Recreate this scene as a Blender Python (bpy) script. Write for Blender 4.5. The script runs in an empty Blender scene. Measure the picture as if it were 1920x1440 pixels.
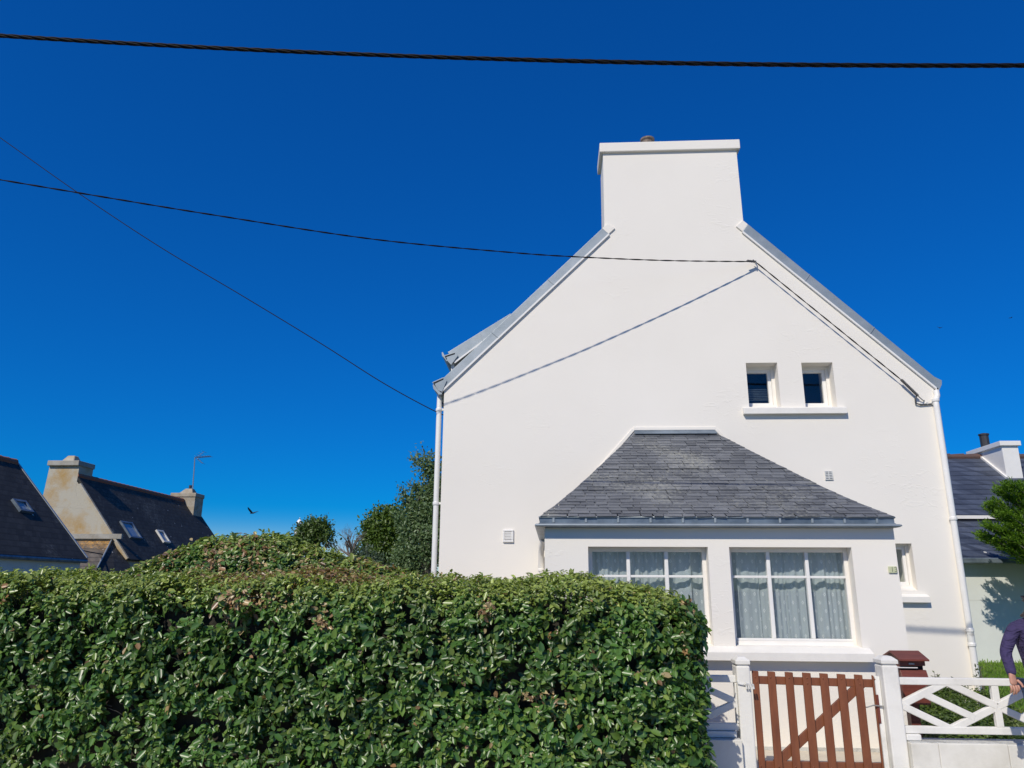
import bpy, bmesh, math, random
import numpy as np
from mathutils import Vector, Matrix, noise as mnoise
from mathutils.geometry import tessellate_polygon

random.seed(7)
rng = np.random.default_rng(7)
sc = bpy.context.scene
COL = sc.collection

# ------------------------------------------------------------------ camera
EYE = Vector((0.0, 0.0, 1.58))
YAW, PITCH, ROLL, FPX = math.radians(3.219), math.radians(15.332), math.radians(0.355), 1400.0
_right = Vector((math.cos(YAW), math.sin(YAW), 0))
_fwd = Vector((-math.sin(YAW) * math.cos(PITCH), math.cos(YAW) * math.cos(PITCH), math.sin(PITCH)))
_up = _right.cross(_fwd)
CR = _right * math.cos(ROLL) + _up * math.sin(ROLL)
CU = -_right * math.sin(ROLL) + _up * math.cos(ROLL)
cam_d = bpy.data.cameras.new("camera")
cam = bpy.data.objects.new("camera", cam_d)
COL.objects.link(cam)
cam.matrix_world = Matrix(((CR.x, CU.x, -_fwd.x, EYE.x), (CR.y, CU.y, -_fwd.y, EYE.y), (CR.z, CU.z, -_fwd.z, EYE.z), (0, 0, 0, 1)))
cam_d.sensor_fit = 'HORIZONTAL'
cam_d.sensor_width = 36.0
cam_d.lens = 36.0 * FPX / 1920.0
cam_d.clip_start = 0.05
cam_d.clip_end = 4000
sc.camera = cam

# ------------------------------------------------------------------ sky, sun, exposure
SUN_AZ, SUN_EL = math.radians(27.0), math.radians(41.7)      # azimuth to the left of the facade's normal
to_sun = Vector((-math.sin(SUN_AZ) * math.cos(SUN_EL), -math.cos(SUN_AZ) * math.cos(SUN_EL), math.sin(SUN_EL)))
world = bpy.data.worlds.new("World")
sc.world = world
world.use_nodes = True
wn = world.node_tree
wn.nodes.clear()
sky = wn.nodes.new('ShaderNodeTexSky')
sky.sky_type = 'NISHITA'
sky.sun_disc = False
sky.sun_elevation = SUN_EL
sky.sun_rotation = math.atan2(to_sun.x, to_sun.y)
sky.air_density = 1.0
sky.dust_density = 0.0
sky.ozone_density = 10.0
sky.altitude = 0
# the phone's tone curve on the sky: flatter in brightness, stronger in colour, the same for the whole dome
sp_ = wn.nodes.new('ShaderNodeSeparateColor'); sp_.mode = 'HSV'
cb_ = wn.nodes.new('ShaderNodeCombineColor'); cb_.mode = 'HSV'
hue = wn.nodes.new('ShaderNodeMath'); hue.operation = 'ADD'; hue.inputs[1].default_value = .012
sat2 = wn.nodes.new('ShaderNodeMapRange'); sat2.interpolation_type = 'SMOOTHSTEP'
for k_, v_ in (('From Min', .30), ('From Max', .67), ('To Min', .30), ('To Max', .995)): sat2.inputs[k_].default_value = v_
val = wn.nodes.new('ShaderNodeMath'); val.operation = 'POWER'; val.inputs[1].default_value = .72
val2 = wn.nodes.new('ShaderNodeMath'); val2.operation = 'MULTIPLY'; val2.inputs[1].default_value = 1.66
bg = wn.nodes.new('ShaderNodeBackground')
bg.inputs['Strength'].default_value = 0.1
wo = wn.nodes.new('ShaderNodeOutputWorld')
wn.links.new(sky.outputs[0], sp_.inputs['Color'])
wn.links.new(sp_.outputs[0], hue.inputs[0]); wn.links.new(hue.outputs[0], cb_.inputs[0])
wn.links.new(sp_.outputs[1], sat2.inputs['Value']); wn.links.new(sat2.outputs[0], cb_.inputs[1])
wn.links.new(sp_.outputs[2], val.inputs[0]); wn.links.new(val.outputs[0], val2.inputs[0]); wn.links.new(val2.outputs[0], cb_.inputs[2])
wn.links.new(cb_.outputs[0], bg.inputs['Color'])
wn.links.new(bg.outputs[0], wo.inputs['Surface'])
sun_d = bpy.data.lights.new("sun", 'SUN')
sun_d.energy = 3.75
sun_d.angle = math.radians(0.55)
sun_d.color = (1.0, 0.925, 0.80)
sun = bpy.data.objects.new("sun", sun_d)
COL.objects.link(sun)
sun.rotation_euler = to_sun.to_track_quat('Z', 'Y').to_euler()
sun.location = (-10, -20, 30)
vs = sc.view_settings
vs.view_transform = 'Standard'
vs.look = 'None'
vs.exposure = 0.0
vs.gamma = 1.0
vs.use_curve_mapping = False
sc.cycles.use_denoising = True
sc.cycles.max_bounces = 8
sc.cycles.transparent_max_bounces = 16

# ------------------------------------------------------------------ helpers
def ray(px, py):
    return _fwd + CR * ((px - 960) / FPX) - CU * ((py - 720) / FPX)

def at(px, py, Y):
    d = ray(px, py)
    return EYE + d * (Y / d.y)

def at_line(px, py, p0, p1):
    """point on the sight line that lies in the vertical plane through p0 and p1"""
    d = ray(px, py)
    n = Vector((p1.y - p0.y, -(p1.x - p0.x), 0))
    return EYE + d * ((p0 - EYE).dot(n) / d.dot(n))

class MB:
    def __init__(s):
        s.v, s.f = [], []
    def add(s, vs_, fs_):
        o = len(s.v)
        s.v += [tuple(p) for p in vs_]
        s.f += [tuple(i + o for i in q) for q in fs_]
        return s
    def box(s, x0, x1, y0, y1, z0, z1):
        return s.add([(x0, y0, z0), (x1, y0, z0), (x1, y1, z0), (x0, y1, z0), (x0, y0, z1), (x1, y0, z1), (x1, y1, z1), (x0, y1, z1)],
                     [(0, 3, 2, 1), (4, 5, 6, 7), (0, 1, 5, 4), (1, 2, 6, 5), (2, 3, 7, 6), (3, 0, 4, 7)])
    def hexa(s, p):
        return s.add(p, [(0, 3, 2, 1), (4, 5, 6, 7), (0, 1, 5, 4), (1, 2, 6, 5), (2, 3, 7, 6), (3, 0, 4, 7)])
    def prism_xz(s, poly, y0, y1):
        """poly: list of (x, z); extruded along y"""
        n = len(poly)
        vs_ = [(x, y0, z) for x, z in poly] + [(x, y1, z) for x, z in poly]
        return s.add(vs_, [tuple(range(n)), tuple(range(2 * n - 1, n - 1, -1))] + [(i, i + n, (i + 1) % n + n, (i + 1) % n) for i in range(n)])
    def prism_yz(s, poly, x0, x1):
        n = len(poly)
        vs_ = [(x0, y, z) for y, z in poly] + [(x1, y, z) for y, z in poly]
        return s.add(vs_, [tuple(range(n)), tuple(range(2 * n - 1, n - 1, -1))] + [(i, i + n, (i + 1) % n + n, (i + 1) % n) for i in range(n)])
    def bar(s, a, b, w, d, up=(0, 0, 1)):
        """straight bar from a to b; w across (in the plane normal to 'up' x axis), d along up-ish"""
        a, b = Vector(a), Vector(b)
        t = (b - a).normalized()
        side = t.cross(Vector(up))
        if side.length < 1e-5:
            side = Vector((1, 0, 0))
        side.normalize()
        u = side.cross(t).normalized()
        p = []
        for c in (a, b):
            p += [c - side * w / 2 - u * d / 2, c + side * w / 2 - u * d / 2, c + side * w / 2 + u * d / 2, c - side * w / 2 + u * d / 2]
        return s.add(p, [(0, 1, 2, 3), (7, 6, 5, 4), (0, 4, 5, 1), (1, 5, 6, 2), (2, 6, 7, 3), (3, 7, 4, 0)])
    def tube(s, pts, r, n=8, cap=True):
        pts = [Vector(p) for p in pts]
        if not hasattr(r, '__len__'):
            r = [r] * len(pts)
        rings = []
        prev = None
        for i, p in enumerate(pts):
            t = (pts[min(i + 1, len(pts) - 1)] - pts[max(i - 1, 0)])
            t = t.normalized() if t.length > 1e-9 else Vector((0, 0, 1))
            if prev is None:
                ref = Vector((0, 0, 1)) if abs(t.z) < .9 else Vector((1, 0, 0))
                a = t.cross(ref).normalized()
            else:
                a = (prev - t * prev.dot(t))
                a = a.normalized() if a.length > 1e-6 else t.orthogonal().normalized()
            prev = a
            b = t.cross(a)
            rings.append([p + (a * math.cos(2 * math.pi * k / n) + b * math.sin(2 * math.pi * k / n)) * r[i] for k in range(n)])
        vs_ = [q for ring in rings for q in ring]
        fs_ = []
        for i in range(len(pts) - 1):
            for k in range(n):
                fs_.append((i * n + k, i * n + (k + 1) % n, (i + 1) * n + (k + 1) % n, (i + 1) * n + k))
        if cap:
            m_ = len(vs_)
            vs_ = vs_ + rings[0] + rings[-1]
            fs_.append(tuple(m_ + k for k in range(n - 1, -1, -1)))
            fs_.append(tuple(m_ + n + k for k in range(n)))
        return s.add(vs_, fs_)
    def lathe(s, c, prof, n=16):
        """prof: list of (radius, z) about the vertical through c"""
        vs_, fs_ = [], []
        for r, z in prof:
            for k in range(n):
                a = 2 * math.pi * k / n
                vs_.append((c[0] + r * math.cos(a), c[1] + r * math.sin(a), c[2] + z))
        for i in range(len(prof) - 1):
            for k in range(n):
                fs_.append((i * n + k, i * n + (k + 1) % n, (i + 1) * n + (k + 1) % n, (i + 1) * n + k))
        fs_.append(tuple(range(n - 1, -1, -1)))
        fs_.append(tuple((len(prof) - 1) * n + k for k in range(n)))
        return s.add(vs_, fs_)
    def mesh(s, name, m, fix=True):
        me = bpy.data.meshes.new(name)
        me.from_pydata(s.v, [], s.f)
        if fix:
            bm = bmesh.new()
            bm.from_mesh(me)
            bmesh.ops.recalc_face_normals(bm, faces=bm.faces)
            bm.to_mesh(me)
            bm.free()
        if m:
            me.materials.append(m)
        return me
    def build(s, name, m, parent=None, bevel=0, smooth=False):
        o = bpy.data.objects.new(name, s.mesh(name, m))
        link(o, parent)
        if smooth:
            o.data.shade_smooth()
        if bevel:
            b = o.modifiers.new('bevel', 'BEVEL')
            b.width = bevel
            b.segments = 2
            b.limit_method = 'ANGLE'
        return o

def link(o, parent=None):
    COL.objects.link(o)
    if parent is not None:
        o.parent = parent
        if parent.type == 'EMPTY':                # parts are modelled in world space
            o.matrix_parent_inverse = Matrix.Translation(-parent.location)
    return o

def tag(o, label=None, cat=None, group=None, kind=None):
    if label: o['label'] = label
    if cat: o['category'] = cat
    if group: o['group'] = group
    if kind: o['kind'] = kind
    return o

def thing(name, label, cat, loc, group=None):
    o = bpy.data.objects.new(name, None)
    o.empty_display_size = .2
    o.location = Vector(loc)
    COL.objects.link(o)
    return tag(o, label, cat, group)

# ------------------------------------------------------------------ materials
def new_mat(name):
    m = bpy.data.materials.new(name)
    m.use_nodes = True
    nt = m.node_tree
    return m, nt, nt.nodes['Principled BSDF']

def N(nt, typ, **kw):
    n = nt.nodes.new(typ)
    for k, v in kw.items():
        if k.startswith('i_'):
            key = k[2:].replace('_', ' ')
            n.inputs[key].default_value = v
        else:
            setattr(n, k, v)
    return n

def mat(name, c, rough=.6, c2=None, scale=3.0, detail=5, bump=0, bscale=40, bdist=.004, metal=0, spec=.5, thr=(.35, .65), stretch=None, rvar=0):
    """a surface whose colour wanders between c and c2 with a world-space noise, with fine relief"""
    m, nt, b = new_mat(name)
    b.inputs['Roughness'].default_value = rough
    b.inputs['Metallic'].default_value = metal
    b.inputs['Specular IOR Level'].default_value = spec
    geo = N(nt, 'ShaderNodeNewGeometry')
    vec = geo.outputs['Position']
    if stretch:
        mp = N(nt, 'ShaderNodeMapping')
        mp.inputs['Scale'].default_value = stretch
        nt.links.new(vec, mp.inputs['Vector'])
        vec = mp.outputs[0]
    if c2 is None:
        b.inputs['Base Color'].default_value = (*c, 1)
    else:
        nz = N(nt, 'ShaderNodeTexNoise')
        nz.inputs['Scale'].default_value = scale
        nz.inputs['Detail'].default_value = detail
        nz.inputs['Roughness'].default_value = .65
        nt.links.new(vec, nz.inputs['Vector'])
        rp = N(nt, 'ShaderNodeValToRGB')
        rp.color_ramp.elements[0].position = thr[0]
        rp.color_ramp.elements[0].color = (*c, 1)
        rp.color_ramp.elements[1].position = thr[1]
        rp.color_ramp.elements[1].color = (*c2, 1)
        nt.links.new(nz.outputs['Fac'], rp.inputs['Fac'])
        nt.links.new(rp.outputs[0], b.inputs['Base Color'])
        if rvar:
            mr = N(nt, 'ShaderNodeMapRange')
            mr.inputs['To Min'].default_value = rough - rvar
            mr.inputs['To Max'].default_value = rough + rvar
            nt.links.new(nz.outputs['Fac'], mr.inputs['Value'])
            nt.links.new(mr.outputs[0], b.inputs['Roughness'])
    if bump:
        n2 = N(nt, 'ShaderNodeTexNoise')
        n2.inputs['Scale'].default_value = bscale
        n2.inputs['Detail'].default_value = 6
        nt.links.new(vec, n2.inputs['Vector'])
        bp = N(nt, 'ShaderNodeBump')
        bp.inputs['Strength'].default_value = bump
        bp.inputs['Distance'].default_value = bdist
        nt.links.new(n2.outputs['Fac'], bp.inputs['Height'])
        nt.links.new(bp.outputs[0], b.inputs['Normal'])
    return m

def stucco(name, c, c2):
    m, nt, b = new_mat(name)
    b.inputs['Roughness'].default_value = .85
    b.inputs['Specular IOR Level'].default_value = .2
    geo = N(nt, 'ShaderNodeNewGeometry')
    P = geo.outputs['Position']
    a = N(nt, 'ShaderNodeTexNoise'); a.inputs['Scale'].default_value = .55; a.inputs['Detail'].default_value = 6
    nt.links.new(P, a.inputs['Vector'])
    rp = N(nt, 'ShaderNodeValToRGB')
    rp.color_ramp.elements[0].position = .3; rp.color_ramp.elements[0].color = (*c, 1)
    rp.color_ramp.elements[1].position = .7; rp.color_ramp.elements[1].color = (*c2, 1)
    nt.links.new(a.outputs['Fac'], rp.inputs['Fac'])
    nt.links.new(rp.outputs[0], b.inputs['Base Color'])
    # trowel ridges, in patches
    mask = N(nt, 'ShaderNodeTexNoise'); mask.inputs['Scale'].default_value = .9; mask.inputs['Detail'].default_value = 3
    nt.links.new(P, mask.inputs['Vector'])
    mk = N(nt, 'ShaderNodeMapRange'); mk.inputs['From Min'].default_value = .5; mk.inputs['From Max'].default_value = .68
    nt.links.new(mask.outputs['Fac'], mk.inputs['Value'])
    mp = N(nt, 'ShaderNodeMapping'); mp.inputs['Scale'].default_value = (6, 6, 13)
    nt.links.new(P, mp.inputs['Vector'])
    t = N(nt, 'ShaderNodeTexNoise'); t.inputs['Scale'].default_value = 1.0; t.inputs['Detail'].default_value = 5; t.inputs['Distortion'].default_value = 1.5
    nt.links.new(mp.outputs[0], t.inputs['Vector'])
    tr = N(nt, 'ShaderNodeMapRange'); tr.inputs['From Min'].default_value = .55; tr.inputs['From Max'].default_value = .66
    nt.links.new(t.outputs['Fac'], tr.inputs['Value'])
    mu = N(nt, 'ShaderNodeMath', operation='MULTIPLY')
    nt.links.new(mk.outputs[0], mu.inputs[0]); nt.links.new(tr.outputs[0], mu.inputs[1])
    fn = N(nt, 'ShaderNodeTexNoise'); fn.inputs['Scale'].default_value = 60; fn.inputs['Detail'].default_value = 4
    nt.links.new(P, fn.inputs['Vector'])
    f2 = N(nt, 'ShaderNodeMath', operation='MULTIPLY_ADD'); f2.inputs[1].default_value = .22
    nt.links.new(fn.outputs['Fac'], f2.inputs[0]); nt.links.new(mu.outputs[0], f2.inputs[2])
    lw = N(nt, 'ShaderNodeTexNoise'); lw.inputs['Scale'].default_value = 3.0; lw.inputs['Detail'].default_value = 2
    nt.links.new(P, lw.inputs['Vector'])
    f3 = N(nt, 'ShaderNodeMath', operation='MULTIPLY_ADD'); f3.inputs[1].default_value = 1.2
    nt.links.new(lw.outputs['Fac'], f3.inputs[0]); nt.links.new(f2.outputs[0], f3.inputs[2])
    bp = N(nt, 'ShaderNodeBump'); bp.inputs['Strength'].default_value = .38; bp.inputs['Distance'].default_value = .005
    nt.links.new(f3.outputs[0], bp.inputs['Height'])
    nt.links.new(bp.outputs[0], b.inputs['Normal'])
    return m

def slate_mat(name, c, c2, lichen, rows=0, amount=.6):
    """slate: colour by piece and by noise, lichen in blotches; rows > 0 adds course lines for far roofs"""
    m, nt, b = new_mat(name)
    b.inputs['Roughness'].default_value = .5
    geo = N(nt, 'ShaderNodeNewGeometry')
    P = geo.outputs['Position']
    nz = N(nt, 'ShaderNodeTexNoise'); nz.inputs['Scale'].default_value = 2.2; nz.inputs['Detail'].default_value = 8; nz.inputs['Roughness'].default_value = .7
    nt.links.new(P, nz.inputs['Vector'])
    oi = N(nt, 'ShaderNodeObjectInfo')
    ad = N(nt, 'ShaderNodeMath', operation='ADD'); nt.links.new(oi.outputs['Random'], ad.inputs[0]); nt.links.new(geo.outputs['Random Per Island'], ad.inputs[1])
    fr = N(nt, 'ShaderNodeMath', operation='FRACT'); nt.links.new(ad.outputs[0], fr.inputs[0])
    ma = N(nt, 'ShaderNodeMath', operation='MULTIPLY_ADD'); ma.inputs[1].default_value = .4 if not rows else 0
    nt.links.new(fr.outputs[0], ma.inputs[0]); nt.links.new(nz.outputs['Fac'], ma.inputs[2])
    rp = N(nt, 'ShaderNodeValToRGB')
    rp.color_ramp.elements[0].position = .4; rp.color_ramp.elements[0].color = (*c, 1)
    rp.color_ramp.elements[1].position = .95; rp.color_ramp.elements[1].color = (*c2, 1)
    nt.links.new(ma.outputs[0], rp.inputs['Fac'])
    l1 = N(nt, 'ShaderNodeTexNoise'); l1.inputs['Scale'].default_value = .9 if not rows else .35; l1.inputs['Detail'].default_value = 2
    l2 = N(nt, 'ShaderNodeTexNoise'); l2.inputs['Scale'].default_value = 22 if not rows else 9; l2.inputs['Detail'].default_value = 6; l2.inputs['Roughness'].default_value = .75
    nt.links.new(P, l1.inputs['Vector']); nt.links.new(P, l2.inputs['Vector'])
    mu = N(nt, 'ShaderNodeMath', operation='MULTIPLY'); nt.links.new(l1.outputs['Fac'], mu.inputs[0]); nt.links.new(l2.outputs['Fac'], mu.inputs[1])
    mr = N(nt, 'ShaderNodeMapRange'); mr.inputs['From Min'].default_value = .27; mr.inputs['From Max'].default_value = .42; mr.inputs['To Max'].default_value = amount
    nt.links.new(mu.outputs[0], mr.inputs['Value'])
    mx = N(nt, 'ShaderNodeMix', data_type='RGBA')
    nt.links.new(mr.outputs[0], mx.inputs['Factor']); nt.links.new(rp.outputs[0], mx.inputs['A']); mx.inputs['B'].default_value = (*lichen, 1)
    nt.links.new(mx.outputs['Result'], b.inputs['Base Color'])
    bp = N(nt, 'ShaderNodeBump'); bp.inputs['Strength'].default_value = .5; bp.inputs['Distance'].default_value = .004
    h = l2.outputs['Fac']
    if rows:
        sx = N(nt, 'ShaderNodeSeparateXYZ'); nt.links.new(P, sx.inputs[0])
        ro = N(nt, 'ShaderNodeMath', operation='MULTIPLY'); ro.inputs[1].default_value = rows; nt.links.new(sx.outputs['Z'], ro.inputs[0])
        wob = N(nt, 'ShaderNodeMath', operation='MULTIPLY_ADD'); wob.inputs[1].default_value = .25
        nt.links.new(l2.outputs['Fac'], wob.inputs[0]); nt.links.new(ro.outputs[0], wob.inputs[2])
        fc = N(nt, 'ShaderNodeMath', operation='FRACT'); nt.links.new(wob.outputs[0], fc.inputs[0])
        # staggered slate joints along the course
        cell = N(nt, 'ShaderNodeCombineXYZ')
        xy = N(nt, 'ShaderNodeMath', operation='ADD'); nt.links.new(sx.outputs['X'], xy.inputs[0]); nt.links.new(sx.outputs['Y'], xy.inputs[1])
        x5 = N(nt, 'ShaderNodeMath', operation='MULTIPLY'); x5.inputs[1].default_value = 5.0; nt.links.new(xy.outputs[0], x5.inputs[0])
        flr = N(nt, 'ShaderNodeMath', operation='FLOOR'); nt.links.new(wob.outputs[0], flr.inputs[0])
        hf = N(nt, 'ShaderNodeMath', operation='MULTIPLY_ADD'); hf.inputs[1].default_value = .5; nt.links.new(flr.outputs[0], hf.inputs[0]); nt.links.new(x5.outputs[0], hf.inputs[2])
        xf = N(nt, 'ShaderNodeMath', operation='FLOOR'); nt.links.new(hf.outputs[0], xf.inputs[0])
        nt.links.new(xf.outputs[0], cell.inputs[0]); nt.links.new(flr.outputs[0], cell.inputs[1])
        wh = N(nt, 'ShaderNodeTexWhiteNoise'); nt.links.new(cell.outputs[0], wh.inputs['Vector'])
        mw = N(nt, 'ShaderNodeMapRange'); mw.inputs['To Min'].default_value = .7; mw.inputs['To Max'].default_value = 1.35
        nt.links.new(wh.outputs['Value'], mw.inputs['Value'])
        mm = N(nt, 'ShaderNodeVectorMath', operation='SCALE'); nt.links.new(mx.outputs['Result'], mm.inputs[0]); nt.links.new(mw.outputs[0], mm.inputs['Scale'])
        nt.links.new(mm.outputs[0], b.inputs['Base Color'])
        cl = N(nt, 'ShaderNodeMapRange'); cl.inputs['From Min'].default_value = .05; cl.inputs['From Max'].default_value = .28; cl.inputs['To Min'].default_value = .45
        nt.links.new(fc.outputs[0], cl.inputs['Value'])
        m3 = N(nt, 'ShaderNodeVectorMath', operation='SCALE'); nt.links.new(mm.outputs[0], m3.inputs[0]); nt.links.new(cl.outputs[0], m3.inputs['Scale'])
        vo = N(nt, 'ShaderNodeTexVoronoi'); vo.inputs['Scale'].default_value = 1.6; nt.links.new(P, vo.inputs['Vector'])
        sp = N(nt, 'ShaderNodeMath', operation='LESS_THAN'); sp.inputs[1].default_value = .055; nt.links.new(vo.outputs['Distance'], sp.inputs[0])
        m4 = N(nt, 'ShaderNodeMix', data_type='RGBA'); m4.inputs['B'].default_value = (.5, .5, .47, 1)
        nt.links.new(sp.outputs[0], m4.inputs['Factor']); nt.links.new(m3.outputs[0], m4.inputs['A'])
        nt.links.new(m4.outputs['Result'], b.inputs['Base Color'])
        h = fc.outputs[0]
        bp.inputs['Strength'].default_value = .9; bp.inputs['Distance'].default_value = .012
    nt.links.new(h, bp.inputs['Height'])
    nt.links.new(bp.outputs[0], b.inputs['Normal'])
    return m

def leaf_mat(name, rough=.4, trans=.25, spec=.5):
    m, nt, b = new_mat(name)
    at_ = N(nt, 'ShaderNodeAttribute', attribute_name='Col')
    b.inputs['Roughness'].default_value = rough
    b.inputs['Specular IOR Level'].default_value = spec
    nt.links.new(at_.outputs['Color'], b.inputs['Base Color'])
    tr = N(nt, 'ShaderNodeBsdfTranslucent')
    sc_ = N(nt, 'ShaderNodeMix', data_type='RGBA', blend_type='MULTIPLY')
    sc_.inputs['Factor'].default_value = 1.0
    sc_.inputs['B'].default_value = (1.6, 1.7, .8, 1)
    nt.links.new(at_.outputs['Color'], sc_.inputs['A'])
    nt.links.new(sc_.outputs['Result'], tr.inputs['Color'])
    mx = N(nt, 'ShaderNodeMixShader')
    mx.inputs[0].default_value = trans
    nt.links.new(b.outputs[0], mx.inputs[1])
    nt.links.new(tr.outputs[0], mx.inputs[2])
    nt.links.new(mx.outputs[0], nt.nodes['Material Output'].inputs['Surface'])
    return m

def glass_mat(name):
    """thin window glass"""
    m, nt, b = new_mat(name)
    tr = N(nt, 'ShaderNodeBsdfTransparent'); tr.inputs['Color'].default_value = (.93, .95, .95, 1)
    gl = N(nt, 'ShaderNodeBsdfGlossy'); gl.inputs['Roughness'].default_value = .02
    fr = N(nt, 'ShaderNodeLayerWeight'); fr.inputs['Blend'].default_value = .5
    pw = N(nt, 'ShaderNodeMath', operation='POWER'); pw.inputs[1].default_value = 5.0
    nt.links.new(fr.outputs['Facing'], pw.inputs[0])
    mr = N(nt, 'ShaderNodeMath', operation='MULTIPLY_ADD'); mr.inputs[1].default_value = .93; mr.inputs[2].default_value = .045
    nt.links.new(pw.outputs[0], mr.inputs[0])
    mx = N(nt, 'ShaderNodeMixShader')
    nt.links.new(mr.outputs[0], mx.inputs[0]); nt.links.new(tr.outputs[0], mx.inputs[1]); nt.links.new(gl.outputs[0], mx.inputs[2])
    nt.links.new(mx.outputs[0], nt.nodes['Material Output'].inputs['Surface'])
    nt.nodes.remove(b)
    return m

def lace_mat(name):
    """net curtain: a see-through weave with small diamond motifs and a fine grain"""
    m, nt, b = new_mat(name)
    uv = N(nt, 'ShaderNodeAttribute', attribute_name='fabric')
    sep = N(nt, 'ShaderNodeSeparateXYZ'); nt.links.new(uv.outputs['Vector'], sep.inputs[0])
    def M(op, a, bb=None, c=None):
        n = N(nt, 'ShaderNodeMath', operation=op)
        for i, q in enumerate((a, bb, c)):
            if q is None: continue
            if hasattr(q, 'links') or hasattr(q, 'is_linked'): nt.links.new(q, n.inputs[i])
            else: n.inputs[i].default_value = q
        return n.outputs[0]
    U = M('MULTIPLY', sep.outputs['X'], 1 / .135)
    V = M('MULTIPLY', sep.outputs['Y'], 1 / .088)
    row = M('FLOOR', V)
    par = M('MULTIPLY', M('MODULO', row, 2.0), .5)
    fu = M('SUBTRACT', M('FRACT', M('ADD', U, par)), .5)
    fv = M('SUBTRACT', M('FRACT', V), .5)
    dd = M('ADD', M('MULTIPLY', M('ABSOLUTE', fu), 2.3), M('ABSOLUTE', fv))
    ring = M('LESS_THAN', M('ABSOLUTE', M('SUBTRACT', dd, .2)), .075)
    nz = N(nt, 'ShaderNodeTexNoise'); nz.inputs['Scale'].default_value = 260; nz.inputs['Detail'].default_value = 2
    nt.links.new(uv.outputs['Vector'], nz.inputs['Vector'])
    dens = M('MULTIPLY_ADD', nz.outputs['Fac'], .7, .38)
    fac = M('MINIMUM', M('ADD', dens, M('MULTIPLY', ring, .45)), 1.0)
    df = N(nt, 'ShaderNodeBsdfDiffuse')
    cm = N(nt, 'ShaderNodeMix', data_type='RGBA'); cm.inputs['A'].default_value = (.78, .85, .89, 1); cm.inputs['B'].default_value = (.92, .93, .92, 1)
    nt.links.new(ring, cm.inputs['Factor']); nt.links.new(cm.outputs['Result'], df.inputs['Color'])
    tl = N(nt, 'ShaderNodeBsdfTranslucent'); tl.inputs['Color'].default_value = (.6, .64, .66, 1)
    m1 = N(nt, 'ShaderNodeMixShader'); m1.inputs[0].default_value = .25
    nt.links.new(df.outputs[0], m1.inputs[1]); nt.links.new(tl.outputs[0], m1.inputs[2])
    tp = N(nt, 'ShaderNodeBsdfTransparent')
    m2 = N(nt, 'ShaderNodeMixShader')
    nt.links.new(fac, m2.inputs[0]); nt.links.new(tp.outputs[0], m2.inputs[1]); nt.links.new(m1.outputs[0], m2.inputs[2])
    nt.links.new(m2.outputs[0], nt.nodes['Material Output'].inputs['Surface'])
    nt.nodes.remove(b)
    return m

M_ = {}
M_['wall'] = stucco('white_render', (.82, .78, .705), (.86, .82, .745))
M_['trim'] = mat('cream_paint', (.84, .81, .75), .6, (.80, .765, .70), 4, bump=.15, bscale=30)
M_['sill'] = mat('sill_paint', (.84, .815, .755), .6, (.78, .755, .70), 5, bump=.25, bscale=35, bdist=.003)
M_['white'] = mat('white_gloss_paint', (.84, .825, .785), .35, (.80, .785, .745), 6)
M_['fence'] = mat('painted_concrete', (.78, .765, .715), .7, (.62, .605, .56), 5, bump=.35, bscale=55, bdist=.004, thr=(.45, .8))
M_['fence_wall'] = mat('painted_wall', (.74, .72, .66), .75, (.54, .52, .45), 2.2, detail=9, bump=.3, bscale=45, bdist=.004, thr=(.42, .8))
M_['coping'] = mat('weathered_coping', (.55, .55, .52), .85, (.28, .28, .26), 9, bump=.5, bscale=50, bdist=.006, thr=(.45, .75))
M_['zinc'] = mat('zinc', (.28, .325, .345), .45, (.37, .41, .43), 3.5, metal=.35, bump=.12, bscale=12, bdist=.006)
M_['zinc_dark'] = mat('weathered_zinc', (.10, .135, .175), .45, (.20, .25, .30), 4, metal=.35, bump=.1, bscale=14, bdist=.005)
M_['slate'] = slate_mat('slate', (.055, .062, .075), (.15, .16, .175), (.34, .34, .29), amount=.75)
M_['slate_far'] = slate_mat('old_slate', (.022, .022, .021), (.046, .045, .041), (.20, .19, .16), rows=5, amount=.6)
M_['slate_far'].node_tree.nodes['Principled BSDF'].inputs['Roughness'].default_value = .8
M_['slate_blue'] = slate_mat('blue_slate', (.05, .062, .09), (.085, .10, .135), (.16, .17, .18), rows=7, amount=.25)
M_['slate_rust'] = slate_mat('lichen_slate', (.10, .09, .08), (.19, .15, .10), (.50, .26, .05), rows=5, amount=1.0)
M_['red'] = mat('oxblood_paint', (.215, .07, .028), .55, (.155, .047, .02), 7, bump=.25, bscale=24, bdist=.002, stretch=(3, 3, .6), thr=(.4, .7))
M_['red_box'] = mat('oxblood_stain', (.18, .044, .028), .5, (.115, .028, .018), 9, bump=.2, bscale=30, stretch=(.5, 1, 6))
M_['dark'] = mat('inside_shade', (.012, .012, .014), .9)  # near-black colour stands in for the shade inside openings
M_['interior'] = mat('porch_inside', (.22, .21, .2), .9)
M_['darkglass'] = mat('dark_window_glass', (.012, .015, .024), .06, spec=.6)
M_['glass'] = glass_mat('window_glass')
M_['lace'] = lace_mat('lace')
M_['steel'] = mat('galvanised_steel', (.42, .42, .41), .45, (.3, .3, .29), 20, metal=.6)
M_['paint_worn'] = mat('worn_white_paint', (.72, .72, .69), .6, (.35, .34, .31), 12, thr=(.5, .72))
M_['cable'] = mat('black_cable', (.006, .006, .007), .65, spec=.15)
M_['cable_grey'] = mat('grey_cable', (.09, .09, .09), .5)
M_['plate'] = mat('enamel_plate', (.60, .62, .40), .35, (.55, .57, .36), 30)
M_['digit'] = mat('faded_digit', (.22, .24, .16), .5)
M_['concrete'] = mat('concrete', (.64, .58, .47), .9, (.54, .48, .385), 3, bump=.4, bscale=40, bdist=.005)
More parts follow.
